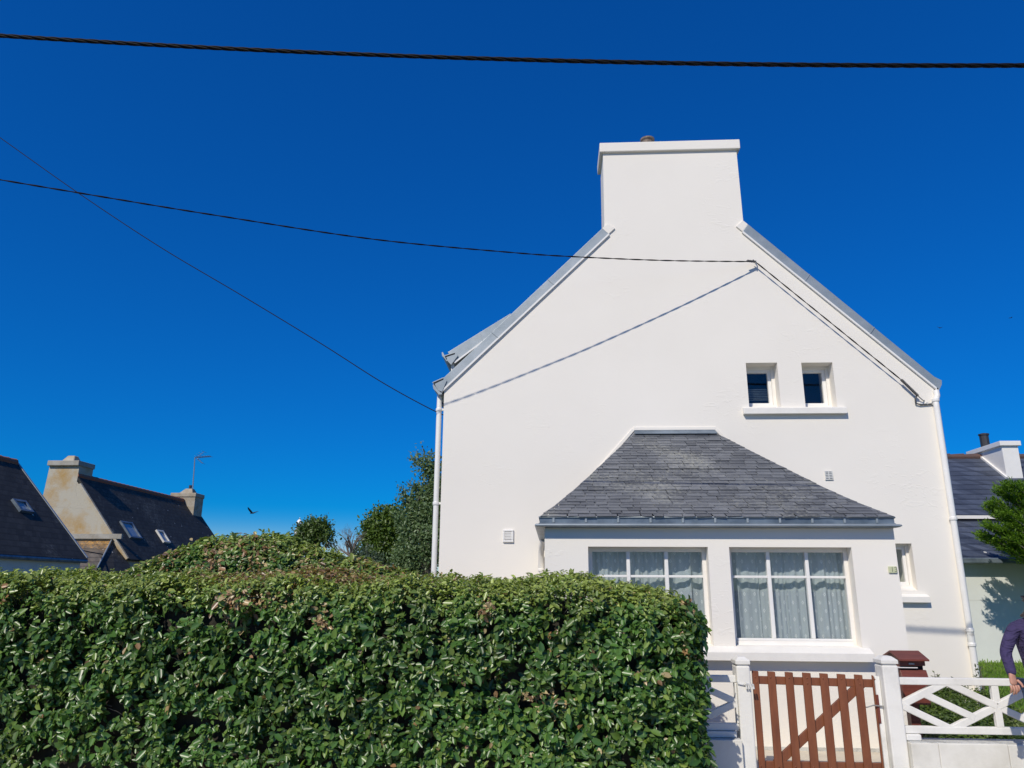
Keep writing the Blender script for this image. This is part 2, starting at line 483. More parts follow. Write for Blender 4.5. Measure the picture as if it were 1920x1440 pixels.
M_['asphalt'] = mat('asphalt', (.33, .305, .26), .9, (.39, .36, .305), 6, bump=.6, bscale=120, bdist=.006)
M_['soil'] = mat('soil_grass', (.05, .075, .025), .95, (.11, .095, .05), 1.2, bump=.5, bscale=20, bdist=.03)
M_['lawn'] = mat('lawn', (.06, .12, .02), .95, (.12, .15, .04), 2.5, bump=.5, bscale=40, bdist=.02)
M_['gravel'] = mat('kerb_stone', (.36, .35, .33), .9, (.26, .25, .24), 8, bump=.4, bscale=50)
M_['bark'] = mat('bark', (.10, .085, .07), .9, (.17, .15, .125), 14, bump=.7, bscale=30, bdist=.01, stretch=(1, 1, .3))
M_['deadwood'] = mat('bare_wood', (.12, .10, .085), .9, (.18, .155, .13), 10)
M_['twig'] = mat('hedge_core_shade', (.022, .02, .014), .95, (.035, .03, .02), 12)  # dark colour of the hedge cores, inner shade painted in
M_['leaf'] = leaf_mat('hedge_leaf', .34, .2, .5)
M_['tree_leaf'] = leaf_mat('tree_leaf', .45, .3)
M_['needle'] = leaf_mat('conifer_needle', .6, .4, .25)
M_['grass'] = leaf_mat('grass_blade', .6, .35, .3)
M_['roughcast'] = mat('old_roughcast', (.45, .42, .34), .95, (.40, .25, .08), .8, detail=10, bump=.6, bscale=14, bdist=.02, thr=(.44, .68))
M_['roughcast_plain'] = mat('grey_roughcast', (.40, .39, .35), .95, (.30, .28, .23), 2.0, bump=.6, bscale=12, bdist=.02)
M_['granite'] = mat('granite', (.42, .38, .31), .9, (.30, .24, .15), 2.5, bump=.6, bscale=10, bdist=.02)
M_['tile'] = mat('ridge_tile', (.36, .11, .055), .8, (.20, .11, .08), 3)
M_['tile_dark'] = mat('dark_ridge_tile', (.13, .07, .055), .8, (.09, .06, .055), 3)
M_['mint'] = mat('pale_mint_render', (.71, .735, .70), .85, (.65, .675, .64), 1.5, bump=.3, bscale=40)
M_['cream_wall'] = mat('cream_render', (.66, .655, .60), .9, (.60, .59, .53), 1.5)
M_['pot'] = mat('clay_pot', (.11, .085, .07), .85, (.25, .20, .16), 12, bump=.4, bscale=25)
M_['flue'] = mat('flue_metal', (.06, .06, .065), .5, metal=.5)
M_['skin'] = mat('skin', (.55, .29, .20), .5, (.48, .24, .165), 30)
M_['hair'] = mat('dark_hair', (.02, .014, .012), .5, (.04, .025, .02), 60)
M_['jumper'] = mat('purple_jumper', (.038, .028, .085), .9, (.052, .038, .11), 6, bump=.7, bscale=140, bdist=.004)
def add_folds(m, scale, dist):
    nt = m.node_tree; b = nt.nodes['Principled BSDF']
    old = b.inputs['Normal'].links[0].from_node
    geo = N(nt, 'ShaderNodeNewGeometry'); mp = N(nt, 'ShaderNodeMapping'); mp.inputs['Scale'].default_value = (scale * .6, scale * .6, scale * 1.5); mp.inputs['Rotation'].default_value = (0, .5, 0)
    nt.links.new(geo.outputs['Position'], mp.inputs['Vector'])
    nz = N(nt, 'ShaderNodeTexNoise'); nz.inputs['Scale'].default_value = 1; nz.inputs['Detail'].default_value = 2; nz.inputs['Distortion'].default_value = .8
    nt.links.new(mp.outputs[0], nz.inputs['Vector'])
    bp = N(nt, 'ShaderNodeBump'); bp.inputs['Strength'].default_value = 1; bp.inputs['Distance'].default_value = dist
    nt.links.new(nz.outputs['Fac'], bp.inputs['Height']); nt.links.new(bp.outputs[0], old.inputs['Normal'])
M_['jeans'] = mat('blue_denim', (.02, .05, .115), .85, (.03, .07, .15), 18, bump=.4, bscale=200, bdist=.002)
add_folds(M_['jumper'], 13, .05)
add_folds(M_['jeans'], 10, .04)
M_['shoe'] = mat('dark_shoe', (.03, .03, .03), .6)
M_['bird'] = mat('dark_feather', (.02, .018, .02), .7)
M_['paper'] = mat('paper', (.75, .72, .72), .6)
M_['lamp_white'] = mat('lighthouse_paint', (.85, .85, .85), .5)
M_['lamp_glass'] = mat('lantern_glass', (.10, .12, .14), .2)

# ------------------------------------------------------------------ the setting
def sheet(name, x0, x1, y0, y1, z, m, zf=None, n=1):
    mb = MB()
    xs = [x0 + (x1 - x0) * i / n for i in range(n + 1)]
    ys = [y0 + (y1 - y0) * i / n for i in range(n + 1)]
    vs_ = [(x, y, z if zf is None else zf(x, y)) for y in ys for x in xs]
    mb.add(vs_, [(j * (n + 1) + i, j * (n + 1) + i + 1, (j + 1) * (n + 1) + i + 1, (j + 1) * (n + 1) + i) for j in range(n) for i in range(n)])
    return tag(mb.build(name, m), kind='structure')

sheet('ground', -1500, 1500, -1500, 1500, -.16, M_['soil'])
sheet('road', -400, 400, -4.0, 5.0, -.15, M_['asphalt'])
pv = MB().box(-400, 400, 5.13, 6.9, -.15, -.02)
tag(pv.build('pavement', M_['concrete'], bevel=.01), kind='structure')
kb = MB().box(-400, 400, 5.0, 5.128, -.15, -.012)
tag(kb.build('kerb', M_['gravel'], bevel=.015), kind='structure')
LAWN_Z = lambda x, y: -.012 + .22 * min(1, max(0, (y - 11.5) / 5))
sheet('garden_ground', -60, 60, 6.903, 16.62, 0, M_['lawn'], zf=LAWN_Z, n=40)
sheet('bounce_yard', -6, 3.3, 7.32, 10.98, -.006, mat('bounce_gravel', (.64, .57, .46), .95, (.54, .475, .375), 14, bump=.6, bscale=60, bdist=.01))  # unseen pale ground added to bounce light onto the facade
tag(MB().box(1.1, 3.45, 7.3, 8.49, -.10, .004).build('garden_path', M_['concrete'], bevel=.008), kind='structure')
tag(MB().box(3.36, 4.3, 7.3, 8.3, -.10, .012).build('terrace', M_['concrete'], bevel=.008), kind='structure')

# ------------------------------------------------------------------ white house
D, DP = 11.0, 8.5
house = thing('white_house', 'white rendered gable house with slate porch and wide chimney', 'house', (1.98, 13, 0))

def rect_hole(p, q, Y):
    a, b = at(*p, Y), at(*q, Y)
    return (a.x, b.x, b.z, a.z)     # x0 x1 z0 z1

def wall_with_holes(outer, holes, y0, y1):
    rings = [[Vector((x, z, 0)) for x, z in outer]] + [[Vector((a, c, 0)), Vector((a, d, 0)), Vector((b, d, 0)), Vector((b, c, 0))] for a, b, c, d in holes]
    flat = [p for r in rings for p in r]
    tris = tessellate_polygon(rings)
    n = len(flat)
    mb = MB()
    vs_ = [(p.x, y0, p.y) for p in flat] + [(p.x, y1, p.y) for p in flat]
    fs_ = [tuple(t) for t in tris] + [tuple(i + n for i in reversed(t)) for t in tris]
    o = 0
    for r in rings:
        k = len(r)
        for i in range(k):
            a, b = o + i, o + (i + 1) % k
            fs_.append((a, b, b + n, a + n))
        o += k
    mb.add(vs_, fs_)
    return mb

XL, XR = -1.66, 5.632
AX = (XL + XR) / 2
ZR0 = 4.50
rake = lambda x: ZR0 + .055 + (min(x - XL, XR - x))
c0, c1 = .86, 3.06
gable_out = [(XL, -.1), (XL, rake(XL)), (.78, rake(.78)), (.825, rake(.78) + .05), (.848, rake(.78) + .13), (.857, rake(.78) + .25), (.868, 8.56),
             (c1 - .01, 8.56), (c1 + .005, rake(.78) + .25), (c1 + .018, rake(.78) + .13), (c1 + .045, rake(.78) + .05), (c1 + .09, rake(c1 + .09)), (XR, rake(XR)), (XR, -.1)]
w1 = rect_hole((1398.2, 680.4), (1463.0, 763), D); w1 = (w1[0], at(1457, 680.4, D).x, w1[2], w1[3])
w2 = rect_hole((1502.2, 680.0), (1568, 763), D); w2 = (w2[0], at(1560.7, 680, D).x, w2[2], w2[3])
w3t = at(1709, 1019, D); w3 = (w3t.x - .52, w3t.x, at(1700, 1107, D).z, w3t.z)
gw = wall_with_holes(gable_out, [w1, w2, w3], D, D + .62)
gw.build('gable_wall', M_['wall'], house)
# rest of the body
MB().box(XL, XL + .3, D + .622, 19, -.1, ZR0 - .05).build('side_wall', M_['wall'], house)
MB().box(XR - .3, XR, D + .622, 19, -.1, ZR0 - .05).build('side_wall', M_['wall'], house)
rg = [(XL, -.1), (XL, ZR0), (AX, ZR0 + AX - XL), (XR, ZR0), (XR, -.1)]
MB().prism_xz(rg, 19.0, 19.3).build('rear_wall', M_['wall'], house)

def slope_slab(mb, x0, z0, x1, z1, y0, y1, t):
    d = Vector((x1 - x0, 0, z1 - z0)).normalized()
    nrm = Vector((-d.z, 0, d.x))
    if nrm.z < 0: nrm = -nrm
    a, b = Vector((x0, 0, z0)), Vector((x1, 0, z1))
    q = [a, b, b + nrm * t, a + nrm * t]
    return mb.prism_xz([(p.x, p.z) for p in q], y0, y1)

rf = MB()
slope_slab(rf, XL - .12, ZR0 - .07, AX, ZR0 + AX - XL + .05, D + .625, 19.35, .07)
slope_slab(rf, XR + .12, ZR0 - .07, AX, ZR0 + AX - XL + .05, D + .625, 19.35, .07)
roof = rf.build('roof', M_['slate_blue'], house)
# narrow strips of roof covering the top of the gable wall, under the verges
slope_slab(MB(), XL - .06, rake(XL) - .05, .80, rake(.80) + .01, D + .02, D + .62, .05).build('roof_edge', M_['slate_blue'], house)
slope_slab(MB(), XR + .06, rake(XR) - .05, 3.12, rake(3.12) + .01, D + .02, D + .62, .05).build('roof_edge', M_['slate_blue'], house)

def verge(p_lo, p_hi, q_lo, q_hi, Y, parent, segs, end_white=True):
    """zinc verge flashing between two rake lines seen on the gable plane, with a white batten along its lower edge"""
    a0, a1, b0, b1 = at(*p_lo, Y), at(*p_hi, Y), at(*q_lo, Y), at(*q_hi, Y)
    for i in range(segs):
        t0, t1 = i / segs, (i + 1) / segs - (.0015 if i < segs - 1 else 0)
        A0, A1, B0, B1 = a0.lerp(a1, t0), a0.lerp(a1, t1), b0.lerp(b1, t0), b0.lerp(b1, t1)
        yo = .003 * (i % 2)
        f = [Vector((p.x, Y - .026 - yo, p.z)) for p in (A0, A1, B1, B0)]
        g = [Vector((p.x, Y + .13, p.z)) for p in (A0, A1, B1, B0)]
        MB().hexa(f + g).build('verge_flashing', M_['zinc'], parent, bevel=.004)
        # standing lap where two lengths meet
        if i:
            o = (A0 - B0).normalized() * .0
            MB().bar((A0.x, Y - .031, A0.z), (B0.x, Y - .031, B0.z), .012, .01, up=(0, 1, 0)).build('flashing_lap', M_['zinc'], parent)
    d = (b0 - a0).normalized()
    e0, e1 = a0 - d * .006, a1 - d * .006
    MB().bar((e0.x, Y - .017, e0.z), (e1.x, Y - .017, e1.z), .026, .034, up=(0, 1, 0)).build('verge_batten', M_['white'], parent)

verge((826, 736), (1141, 440), (814.5, 726), (1129, 429.5), D, house, 3)
verge((1757, 730.5), (1392, 435.5), (1765, 719), (1401.5, 421.5), D, house, 3)
for a, b_, c_, d_ in (((1141, 440), (1153, 429), (1129, 429.5), (1139, 420)), ((1392, 435.5), (1379.5, 425.5), (1401.5, 421.5), (1392, 414))):
    P = [at(*p, D) for p in (a, b_, d_, c_)]
    MB().hexa([Vector((p.x, D - .026, p.z)) for p in P] + [Vector((p.x, D + .02, p.z)) for p in P]).build('verge_stop', M_['wall'], house, bevel=.006)

# chimney cap, base and pot
cap = MB().box(c0 - .045, c1 + .045, D - .05, D + .67, 8.555, 8.725)
ch = cap.build('chimney_cap', M_['wall'], house, bevel=.012)
pc = at(1212.5, 266, D + .3)
MB().box(pc.x - .18, pc.x + .18, D + .03, D + .39, 8.722, 8.775).build('pot_base', M_['wall'], ch, bevel=.008)
MB().lathe((pc.x, D + .21, 8.77), [(.11, 0), (.115, .03), (.095, .05), (.10, .11), (.12, .13), (.12, .16), (.095, .16), (.085, .05)], 18).build('chimney_pot', M_['pot'], ch)

# gutters and downpipes
def main_gutter(side):
    s = -1 if side == 'L' else 1
    x = XL - .03 if side == 'L' else XR + .03
    z = 4.44
    prof = [(0, 0), (.05, -.005), (.075, .03), (.13, .085), (.145, .15), (.12, .155), (.105, .10), (.06, .045), (.03, .03), (.02, .2), (0, .2)]
    if side == 'R': prof = [(a * .6, b) for a, b in prof]
    pl = [(x + s * a, z + b) for a, b in prof]
    g = MB().prism_xz(pl, D - .03, 19.2).build('eaves_gutter', M_['zinc'], house)
    kx = .6 if side == 'R' else 1
    MB().prism_xz([(x + s * a * kx, z + b) for a, b in [(0, 0), (.05, -.005), (.075, .03), (.13, .085), (.145, .15), (0.0, .2)]], D - .034, D - .031).build('gutter_end', M_['zinc'], g)
main_gutter('L'); main_gutter('R')
pl = MB().tube([(XL - .085, D + .12, 4.47), (XL - .085, D + .10, 4.2), (XL - .085, D + .10, 0)], .04, 12).build('downpipe', M_['white'], house, smooth=True)
for y in (766, 943):
    z = at(823, y, D).z
    MB().lathe((XL - .085, D + .10, z - .02), [(.048, 0), (.05, .01), (.05, .035), (.046, .045)], 14).box(XL - .05, XL + .0, D + .085, D + .115, z - .01, z + .02).build('pipe_collar', M_['white'], pl)
xr = XR - .022
pts = [(XR + .02, D - .02, 4.44), (XR + .02, D - .03, 4.36), (xr, D - .05, 4.27), (xr, D - .05, 4.15), (xr, D - .05, 0)]
pr = MB().tube(pts, .042, 12).build('downpipe', M_['white'], house, smooth=True)
zs = [at(1745, 752, D).z, at(1785, 973, D).z, at(1819, 1181, D).z, at(1823, 1208, D).z]
for z in zs:
    MB().lathe((xr, D - .05, z - .025), [(.047, 0), (.052, .01), (.052, .04), (.047, .05)], 14).box(xr - .02, xr + .02, D - .012, D, z - .015, z + .015).build('pipe_collar', M_['white'], pr)
MB().lathe((xr, D - .05, zs[3]), [(.046, 0), (.046, zs[2] - zs[3] - .03)], 14).build('pipe_sleeve', M_['paint_worn'], pr)

# shed dormer on the far side of the left slope, its verge showing above the gable's
dm0, dm1 = at(966, 586, 11.3), at(846, 664, 11.3)
dorm = MB()
slope_slab(dorm, dm1.x - .02, dm1.z - .10, dm0.x + .15, dm0.z + .0, 11.32, 14.6, .07)
dormer = dorm.build('dormer_roof', M_['slate_blue'], house)
verge((852, 680.5), (958, 601), (840, 661), (958, 588.5), 11.3, house, 2)
MB().prism_xz([(dm1.x + .03, 4.60), (dm1.x + .05, dm1.z - .12), (dm0.x, dm0.z - .08), (dm0.x, dm0.z - .3)], 11.36, 14.5).build('dormer_cheek', M_['roughcast_plain'], house)
MB().box(dm1.x - .0, dm1.x + .05, 11.34, 14.5, 4.5, dm1.z - .08).build('dormer_front', M_['white'], house)
gx, gz = dm1.x - .02, dm1.z - .12
MB().prism_xz([(gx, gz), (gx - .05, gz - .005), (gx - .07, gz + .03), (gx - .12, gz + .085), (gx - .13, gz + .14), (gx - .11, gz + .145), (gx - .06, gz + .05), (gx, gz + .13)], 11.27, 14.6).build('dormer_gutter', M_['zinc'], house)

def end_plate(px_poly, slit, Y, name):
    p = MB().prism_xz([(q.x, q.z) for q in (at(x, y, Y) for x, y in px_poly)], Y - .012, Y).build(name, M_['zinc'], house, bevel=.002)
    MB().prism_xz([(q.x, q.z) for q in (at(x, y, Y - .012) for x, y in slit)], Y - .0145, Y - .012).build('gutter_mouth_shade', M_['dark'], p)  # thin dark prism paints the shade of the gutter's open end
end_plate([(810.5, 717), (832, 707.5), (838, 714), (829, 735), (822.5, 732.5), (816, 724)], [(812, 717.6), (831.5, 709.2), (831.5, 711.6), (815, 719.4), (817, 724), (815.5, 723.5)], D - .032, 'gutter_end')
end_plate([(833, 667), (853.5, 660), (859, 667), (846, 684.5), (839, 677)], [(834, 667.6), (853, 661.6), (853, 664), (836.5, 669.4), (838.5, 674), (837, 673.5)], 11.26, 'gutter_end')

# small windows and sills
def small_window(h, Y, name_sub, blind=False, e=.045, e2=.05, rd=.20):
    x0, x1, z0, z1 = h
    fr = MB()
    # painted rebate round the frame
    yb = Y + rd
    for a, b, c, d in ((x0, x0 + .006, z0, z1), (x1 - e, x1, z0, z1), (x0 + .006, x1 - e, z1 - e, z1), (x0 + .006, x1 - e, z0, z0 + .07)):
        fr.box(a, b, yb, yb + .15, c, d)
    w = fr.build('window', M_['trim'], house)
    f2 = MB()
    ax0, ax1, az0, az1 = x0 + .006, x1 - e, z0 + .07, z1 - e
    yf = yb + .03
    for a, b, c, d in ((ax0, ax0 + e2, az0, az1), (ax1 - e2, ax1, az0, az1), (ax0 + e2, ax1 - e2, az1 - e2, az1), (ax0 + e2, ax1 - e2, az0, az0 + .045)):
        f2.box(a, b, yf, yf + .06, c, d)
    f2.build('window_frame', M_['white'], w, bevel=.004)
    MB().box(ax0 + e2 - .01, ax1 - e2 + .01, yf + .025, yf + .035, az0 + .03, az1 - e2 + .01).build('pane', M_['glass'], w)
    MB().box(x0 - .3, x1 + .3, Y + .622, Y + 1.6, z0 - .4, z1 + .3).build('dark_room_box', M_['dark'], w)  # closed near-black box, the unlit room painted as dark colour
    if blind:
        for k in range(7):
            z = az0 + .12 + k * .027
            MB().bar((ax0 + .03, yf + .1, z), (ax1 - .03, yf + .1, z), .02, .003, up=(0, .6, 1)).build('blind_slat', M_['zinc_dark'], w)
    return w
small_window(w1, D, 'a', True)
small_window(w2, D, 'b')
wl = small_window(w3, D, 'c', e=.035, e2=.04, rd=.13)
s0, s1 = at(1394.5, 764.8, D - .075), at(1589, 774.5, D - .075)
MB().prism_yz([(D, s0.z + .02), (D - .075, s0.z), (D - .075, s1.z), (D, s1.z)], s0.x, s1.x).build('window_sill', M_['sill'], house, bevel=.004)
for h in (w1, w2):
    MB().prism_yz([(D + .2, h[2] + .05), (D + .002, h[2] + .004), (D + .002, h[2] - .02), (D + .2, h[2] - .02)], h[0] + .001, h[1] - .001).build('inner_sill', M_['trim'], house)
q0, q1 = at(1744, 1119, D - .075), at(1744, 1130, D - .075)
MB().prism_yz([(D, q0.z + .035), (D - .075, q0.z), (D - .075, q1.z), (D, q1.z)], w3[0] - .12, q0.x).build('window_sill', M_['sill'], house, bevel=.004)
MB().prism_yz([(D + .2, w3[2] + .07), (D + .002, w3[2] + .0), (D + .002, w3[2] - .03), (D + .2, w3[2] - .03)], w3[0] + .001, w3[1] - .001).build('inner_sill', M_['trim'], house)
# wall vents
a, b = at(943, 993, D), at(963, 1017, D)
vt = MB().box(a.x, b.x, D - .03, D, b.z, b.z + .03).box(a.x, b.x, D - .03, D, a.z - .03, a.z).box(a.x, a.x + .03, D - .03, D, b.z + .03, a.z - .03).box(b.x - .03, b.x, D - .03, D, b.z + .03, a.z - .03)
vent = vt.build('air_vent', M_['white'], house, bevel=.008)
for k in range(5):
    z = b.z + .045 + k * (a.z - b.z - .08) / 4.6
    MB().prism_yz([(D - .022, z - .004), (D - .022, z + .008), (D - .004, z + .022), (D - .002, z + .01)], a.x + .028, b.x - .028).build('louver', M_['white'], vent)
a, b = at(1546, 884, D), at(1561, 899, D)
vt = MB().box(a.x, b.x, D - .006, D, b.z, a.z)
vent2 = vt.build('air_vent', M_['zinc_dark'], house)
for k in range(6):
    z = b.z + (k) * (a.z - b.z) / 5
    MB().box(a.x, b.x, D - .018, D - .006, z - .006, z + .006).build('grille_bar', M_['paint_worn'], vent2)
for k in range(3):
    x = a.x + k * (b.x - a.x) / 2
    MB().box(x - .004, x + .004, D - .02, D - .006, b.z - .006, a.z + .006).build('grille_bar', M_['paint_worn'], vent2)

# ------------------------------------------------------------------ porch
PX0, PX1, PZT = -.103, 3.704, 2.26
wl_t, wr_t = at(1102.5, 1024.8, DP), at(1366.8, 1025.4, DP)
zb = at(1500, 1213, DP).z
ztop = (wl_t.z + wr_t.z) / 2
pl_h = (wl_t.x, at(1327, 1025, DP).x, zb, ztop)
pr_h = (wr_t.x, at(1596.3, 1026.8, DP).x, zb, ztop)
porch = wall_with_holes([(PX0, -.1), (PX0, PZT), (PX1, PZT), (PX1, -.1)], [pl_h, pr_h], DP, DP + .25)
porch.build('porch_wall', M_['wall'], house)
MB().box(PX0, PX0 + .2, DP + .252, D - .002, -.1, PZT).build('porch_side_wall', M_['wall'], house)
MB().box(PX1 - .2, PX1, DP + .252, D - .002, -.1, PZT).build('porch_side_wall', M_['wall'], house)
MB().box(PX0 + .2, PX1 - .2, D - .012, D - .003, -.1, PZT).build('porch_back_wall', M_['interior'], house)
MB().box(PX0 + .2, PX1 - .2, DP + .26, D - .02, -.1, .02).build('porch_floor', M_['interior'], house)
MB().box(PX0 + .2, PX1 - .2, DP + .255, D - .02, PZT - .03, PZT).build('porch_ceiling', M_['interior'], house)

def porch_window(h, cols, idx):
    x0, x1, z0, z1 = h
    Yf = DP + .14
    w = MB()
    gx = [at(p, 1036, Yf).x for p in cols]      # glass left, m1 l, m1 r, m2 l, m2 r, glass right
    zt, zbt = at(1500, 1035.6, Yf).z, at(1500, 1197.5, Yf).z
    ztr0, ztr1 = at(1480, 1084.2, Yf).z, at(1480, 1079.6, Yf).z
    # outer frame and jamb strips
    w.box(x0, gx[0], Yf, Yf + .07, z0, z1).box(gx[5], x1, Yf, Yf + .07, z0, z1)
    w.box(gx[0], gx[5], Yf + .001, Yf + .069, zt, z1)
    root = w.build('porch_window', M_['trim'], house, bevel=.004)
    MB().box(gx[0], gx[5], Yf - .012, Yf + .06, z0 + .05, zbt).build('bottom_rail', M_['white'], root, bevel=.005)
    MB().prism_yz([(Yf - .02, z0 + .05), (Yf - .03, z0 + .0), (Yf + .05, z0), (Yf + .05, z0 + .05)], gx[0], gx[5]).build('drip_board', M_['trim'], root)
    for a, b in ((gx[1], gx[2]), (gx[3], gx[4])):
        MB().box(a, b, Yf - .008, Yf + .05, zbt, zt).build('mullion', M_['white'], root, bevel=.006)
    for a, b in ((gx[0], gx[1]), (gx[2], gx[3]), (gx[4], gx[5])):
        MB().box(a, b, Yf + .0, Yf + .045, ztr0, ztr1).build('transom', M_['white'], root, bevel=.004)
        MB().box(a - .006, b + .006, Yf + .022, Yf + .027, ztr1, zt + .004).build('pane', M_['glass'], root)
        MB().box(a - .006, b + .006, Yf + .022, Yf + .027, zbt - .004, ztr0).build('pane', M_['glass'], root)
    # net curtain, one hanging with its own folds
    rs = random.Random(idx * 5 + 3)
    nx, nz = 420, 12
    W = gx[5] - gx[0] + .10
    ph = [rs.uniform(0, 6.28) for _ in range(8)]
    vs_, fs_, uvs = [], [], []
    s_acc = 0
    folds = [(rs.random(), rs.uniform(.004, .010), rs.uniform(.008, .026)) for _ in range(7)]
    prof = []
    for i in range(nx + 1):
        u = i / nx
        x = gx[0] - .05 + W * u
        g = .5 + .5 * math.sin(u * 7 + ph[0]) * math.sin(u * 17 + ph[1])
        y = .017 * g * math.sin(u * 62 + 2.6 * math.sin(u * 9 + ph[2])) + .013 * math.sin(u * 27 + ph[3]) + .006 * math.sin(u * 120 + 3 * math.sin(u * 14 + ph[4]))
        for fu_, fw2, fa_ in folds: y += fa_ * math.exp(-((u - fu_) / fw2) ** 2)
        prof.append((x, y))
    for i, (x, y) in enumerate(prof):
        if i: s_acc += math.hypot(x - prof[i - 1][0], y - prof[i - 1][1])
        for j in range(nz + 1):
            v = j / nz
            z = zbt - .05 + (zt + .06 - zbt) * v
            lean = (.035 * (v - .5) * math.exp(-((i / nx - .5) / .1) ** 2)) if idx == 0 else 0
            vs_.append((x - lean, Yf + .115 - y * (.75 + .35 * v), z))
            uvs.append((s_acc * 1.15, z, 0))
    for i in range(nx):
        for j in range(nz):
            a = i * (nz + 1) + j
            fs_.append((a, a + nz + 1, a + nz + 2, a + 1))
    mb = MB().add(vs_, fs_)
    me = mb.mesh('net_curtain', M_['lace'], fix=False)
    at_ = me.attributes.new('fabric', 'FLOAT_VECTOR', 'POINT')
    at_.data.foreach_set('vector', np.array(uvs, dtype=np.float32).ravel())
    o = bpy.data.objects.new('net_curtain', me)
    link(o, root)
    me.shade_smooth()
porch_window(pl_h, (1110.3, 1174, 1180.8, 1245, 1252, 1315.6), 0)
porch_window(pr_h, (1371, 1435.3, 1442.3, 1507.6, 1514.2, 1580.5), 1)
# long sill under both windows
f0, f1 = at(1639.5, 1226, DP - .11), at(1639.5, 1241.5, DP - .11)
MB().prism_yz([(DP + .13, zb + .012), (DP, zb - .002), (DP - .11, f0.z), (DP - .11, f1.z), (DP, f1.z), (DP + .002, zb - .04), (DP + .13, zb - .04)], pl_h[0] + .002, pr_h[1] - .002).build('porch_sill', M_['sill'], house)
MB().prism_yz([(DP - .0005, zb - .004), (DP - .1105, f0.z + .001), (DP - .1105, f1.z - .001), (DP - .0005, f1.z - .001)], pl_h[0] - .14, f0.x).build('porch_sill', M_['sill'], house, bevel=.004)
MB().box(PX0 - .012, PX1 + .012, DP - .012, DP - .001, -.05, .035).build('wall_base', M_['coping'], house)
# house number plate
a, b = at(1664.3, 1061.8, DP), at(1681.6, 1074.5, DP)
pltm = MB().box(a.x, b.x, DP - .018, DP, b.z, a.z).build('number_plate', M_['plate'], house, bevel=.005)
tc = bpy.data.curves.new('house_number', 'FONT')
tc.body = '13'
tc.size = .075
tc.extrude = .001
tc.align_x, tc.align_y = 'CENTER', 'CENTER'
tc.materials.append(M_['digit'])
tmp = bpy.data.objects.new('house_number_curve', tc)
COL.objects.link(tmp)
tme = bpy.data.meshes.new_from_object(tmp.evaluated_get(bpy.context.evaluated_depsgraph_get()))
bpy.data.objects.remove(tmp)
to = bpy.data.objects.new('house_number', tme)
to.location = ((a.x + b.x) / 2 + .012, DP - .0195, (a.z + b.z) / 2)
to.rotation_euler = (math.pi / 2, 0, 0)
link(to, pltm)

# porch roof: eaves, hips, slates one by one
EY, EZ = DP - .08, 2.352
EX0, EX1 = -.155, 3.69
TX0, TX1, TZ, TY = 1.217, 2.393, 3.87, D - .004
base_roof = MB().add([(EX0, EY, EZ - .1), (EX1, EY, EZ - .1), (TX1, TY, TZ - .1), (TX0, TY, TZ - .1), (EX0, TY, EZ - .1), (EX1, TY, EZ - .1)],
                     [(0, 1, 2, 3), (0, 3, 4), (1, 5, 2), (0, 4, 5, 1)])
proof = base_roof.build('porch_roof', M_['slate'], house)
slope_v = Vector((0, TY - EY, TZ - EZ))
SL = slope_v.length
sdir = slope_v.normalized()
snrm = Vector((0, -sdir.z, sdir.y))
KICK = .98
def roof_pt(x, s, h=0):
    """x along the eaves, s up the slope, h above it; a slight kick flattens the lowest courses"""
    k = .05 * max(0, 1 - s / KICK) ** 2 - .05
    sag = .015 * math.sin(math.pi * s / SL)
    p = Vector((0, EY, EZ)) + sdir * s + snrm * (h + k - sag)
    return Vector((x, p.y, p.z))
def hipx(s):
    t = s / SL
    return EX0 + (TX0 - EX0) * t, EX1 + (TX1 - EX1) * t
rs = random.Random(11)
slates = []
ROWS = 30
gauge = (SL - .05) / ROWS
for r in range(ROWS):
    s0 = r * gauge - .02
    s1 = s0 + gauge * 1.9
    l0, r0 = hipx(max(0, s0)); l1, r1 = hipx(min(SL, s1))
    x = l0 - rs.uniform(.02, .2)
    while x < r0:
        w = rs.uniform(.12, .26)
        a0, b0 = max(x, l0), min(x + w - .004, r0)
        a1, b1 = max(x, l1), min(x + w - .004, r1)
        x += w
        if b0 - a0 < .03: continue
        if b1 <= a1:
            mid = min(max((a0 + b0) / 2, l1), r1); a1, b1 = mid - .002, mid + .002
        jit = rs.uniform(-.007, .007)
        cut = rs.uniform(0, .012)
        th = rs.uniform(.004, .006)
        h0 = .013 + rs.uniform(-.002, .003) + (.006 if r in (9, 16) else 0)
        sk = rs.uniform(-.006, .006)
        s_lo = s0 + jit + (-.012 if r == 9 else 0)
        lo = [roof_pt(a0 + cut, s_lo + sk, h0), roof_pt(b0 - cut * rs.random(), s_lo - sk, h0)]
        hi = [roof_pt(b1, min(s1, SL), .003), roof_pt(a1, min(s1, SL), .003)]
        up = snrm * th
        slates.append(([lo[0], lo[1], hi[0], hi[1], lo[0] + up, lo[1] + up, hi[0] + up, hi[1] + up], (b0 - a0)))
order = sorted(range(len(slates)), key=lambda i: -slates[i][1])
for i in order[:300]:
    MB().hexa(slates[i][0]).build('slate', M_['slate'], proof)
rest = MB()
for i in order[300:]:
    rest.hexa(slates[i][0])
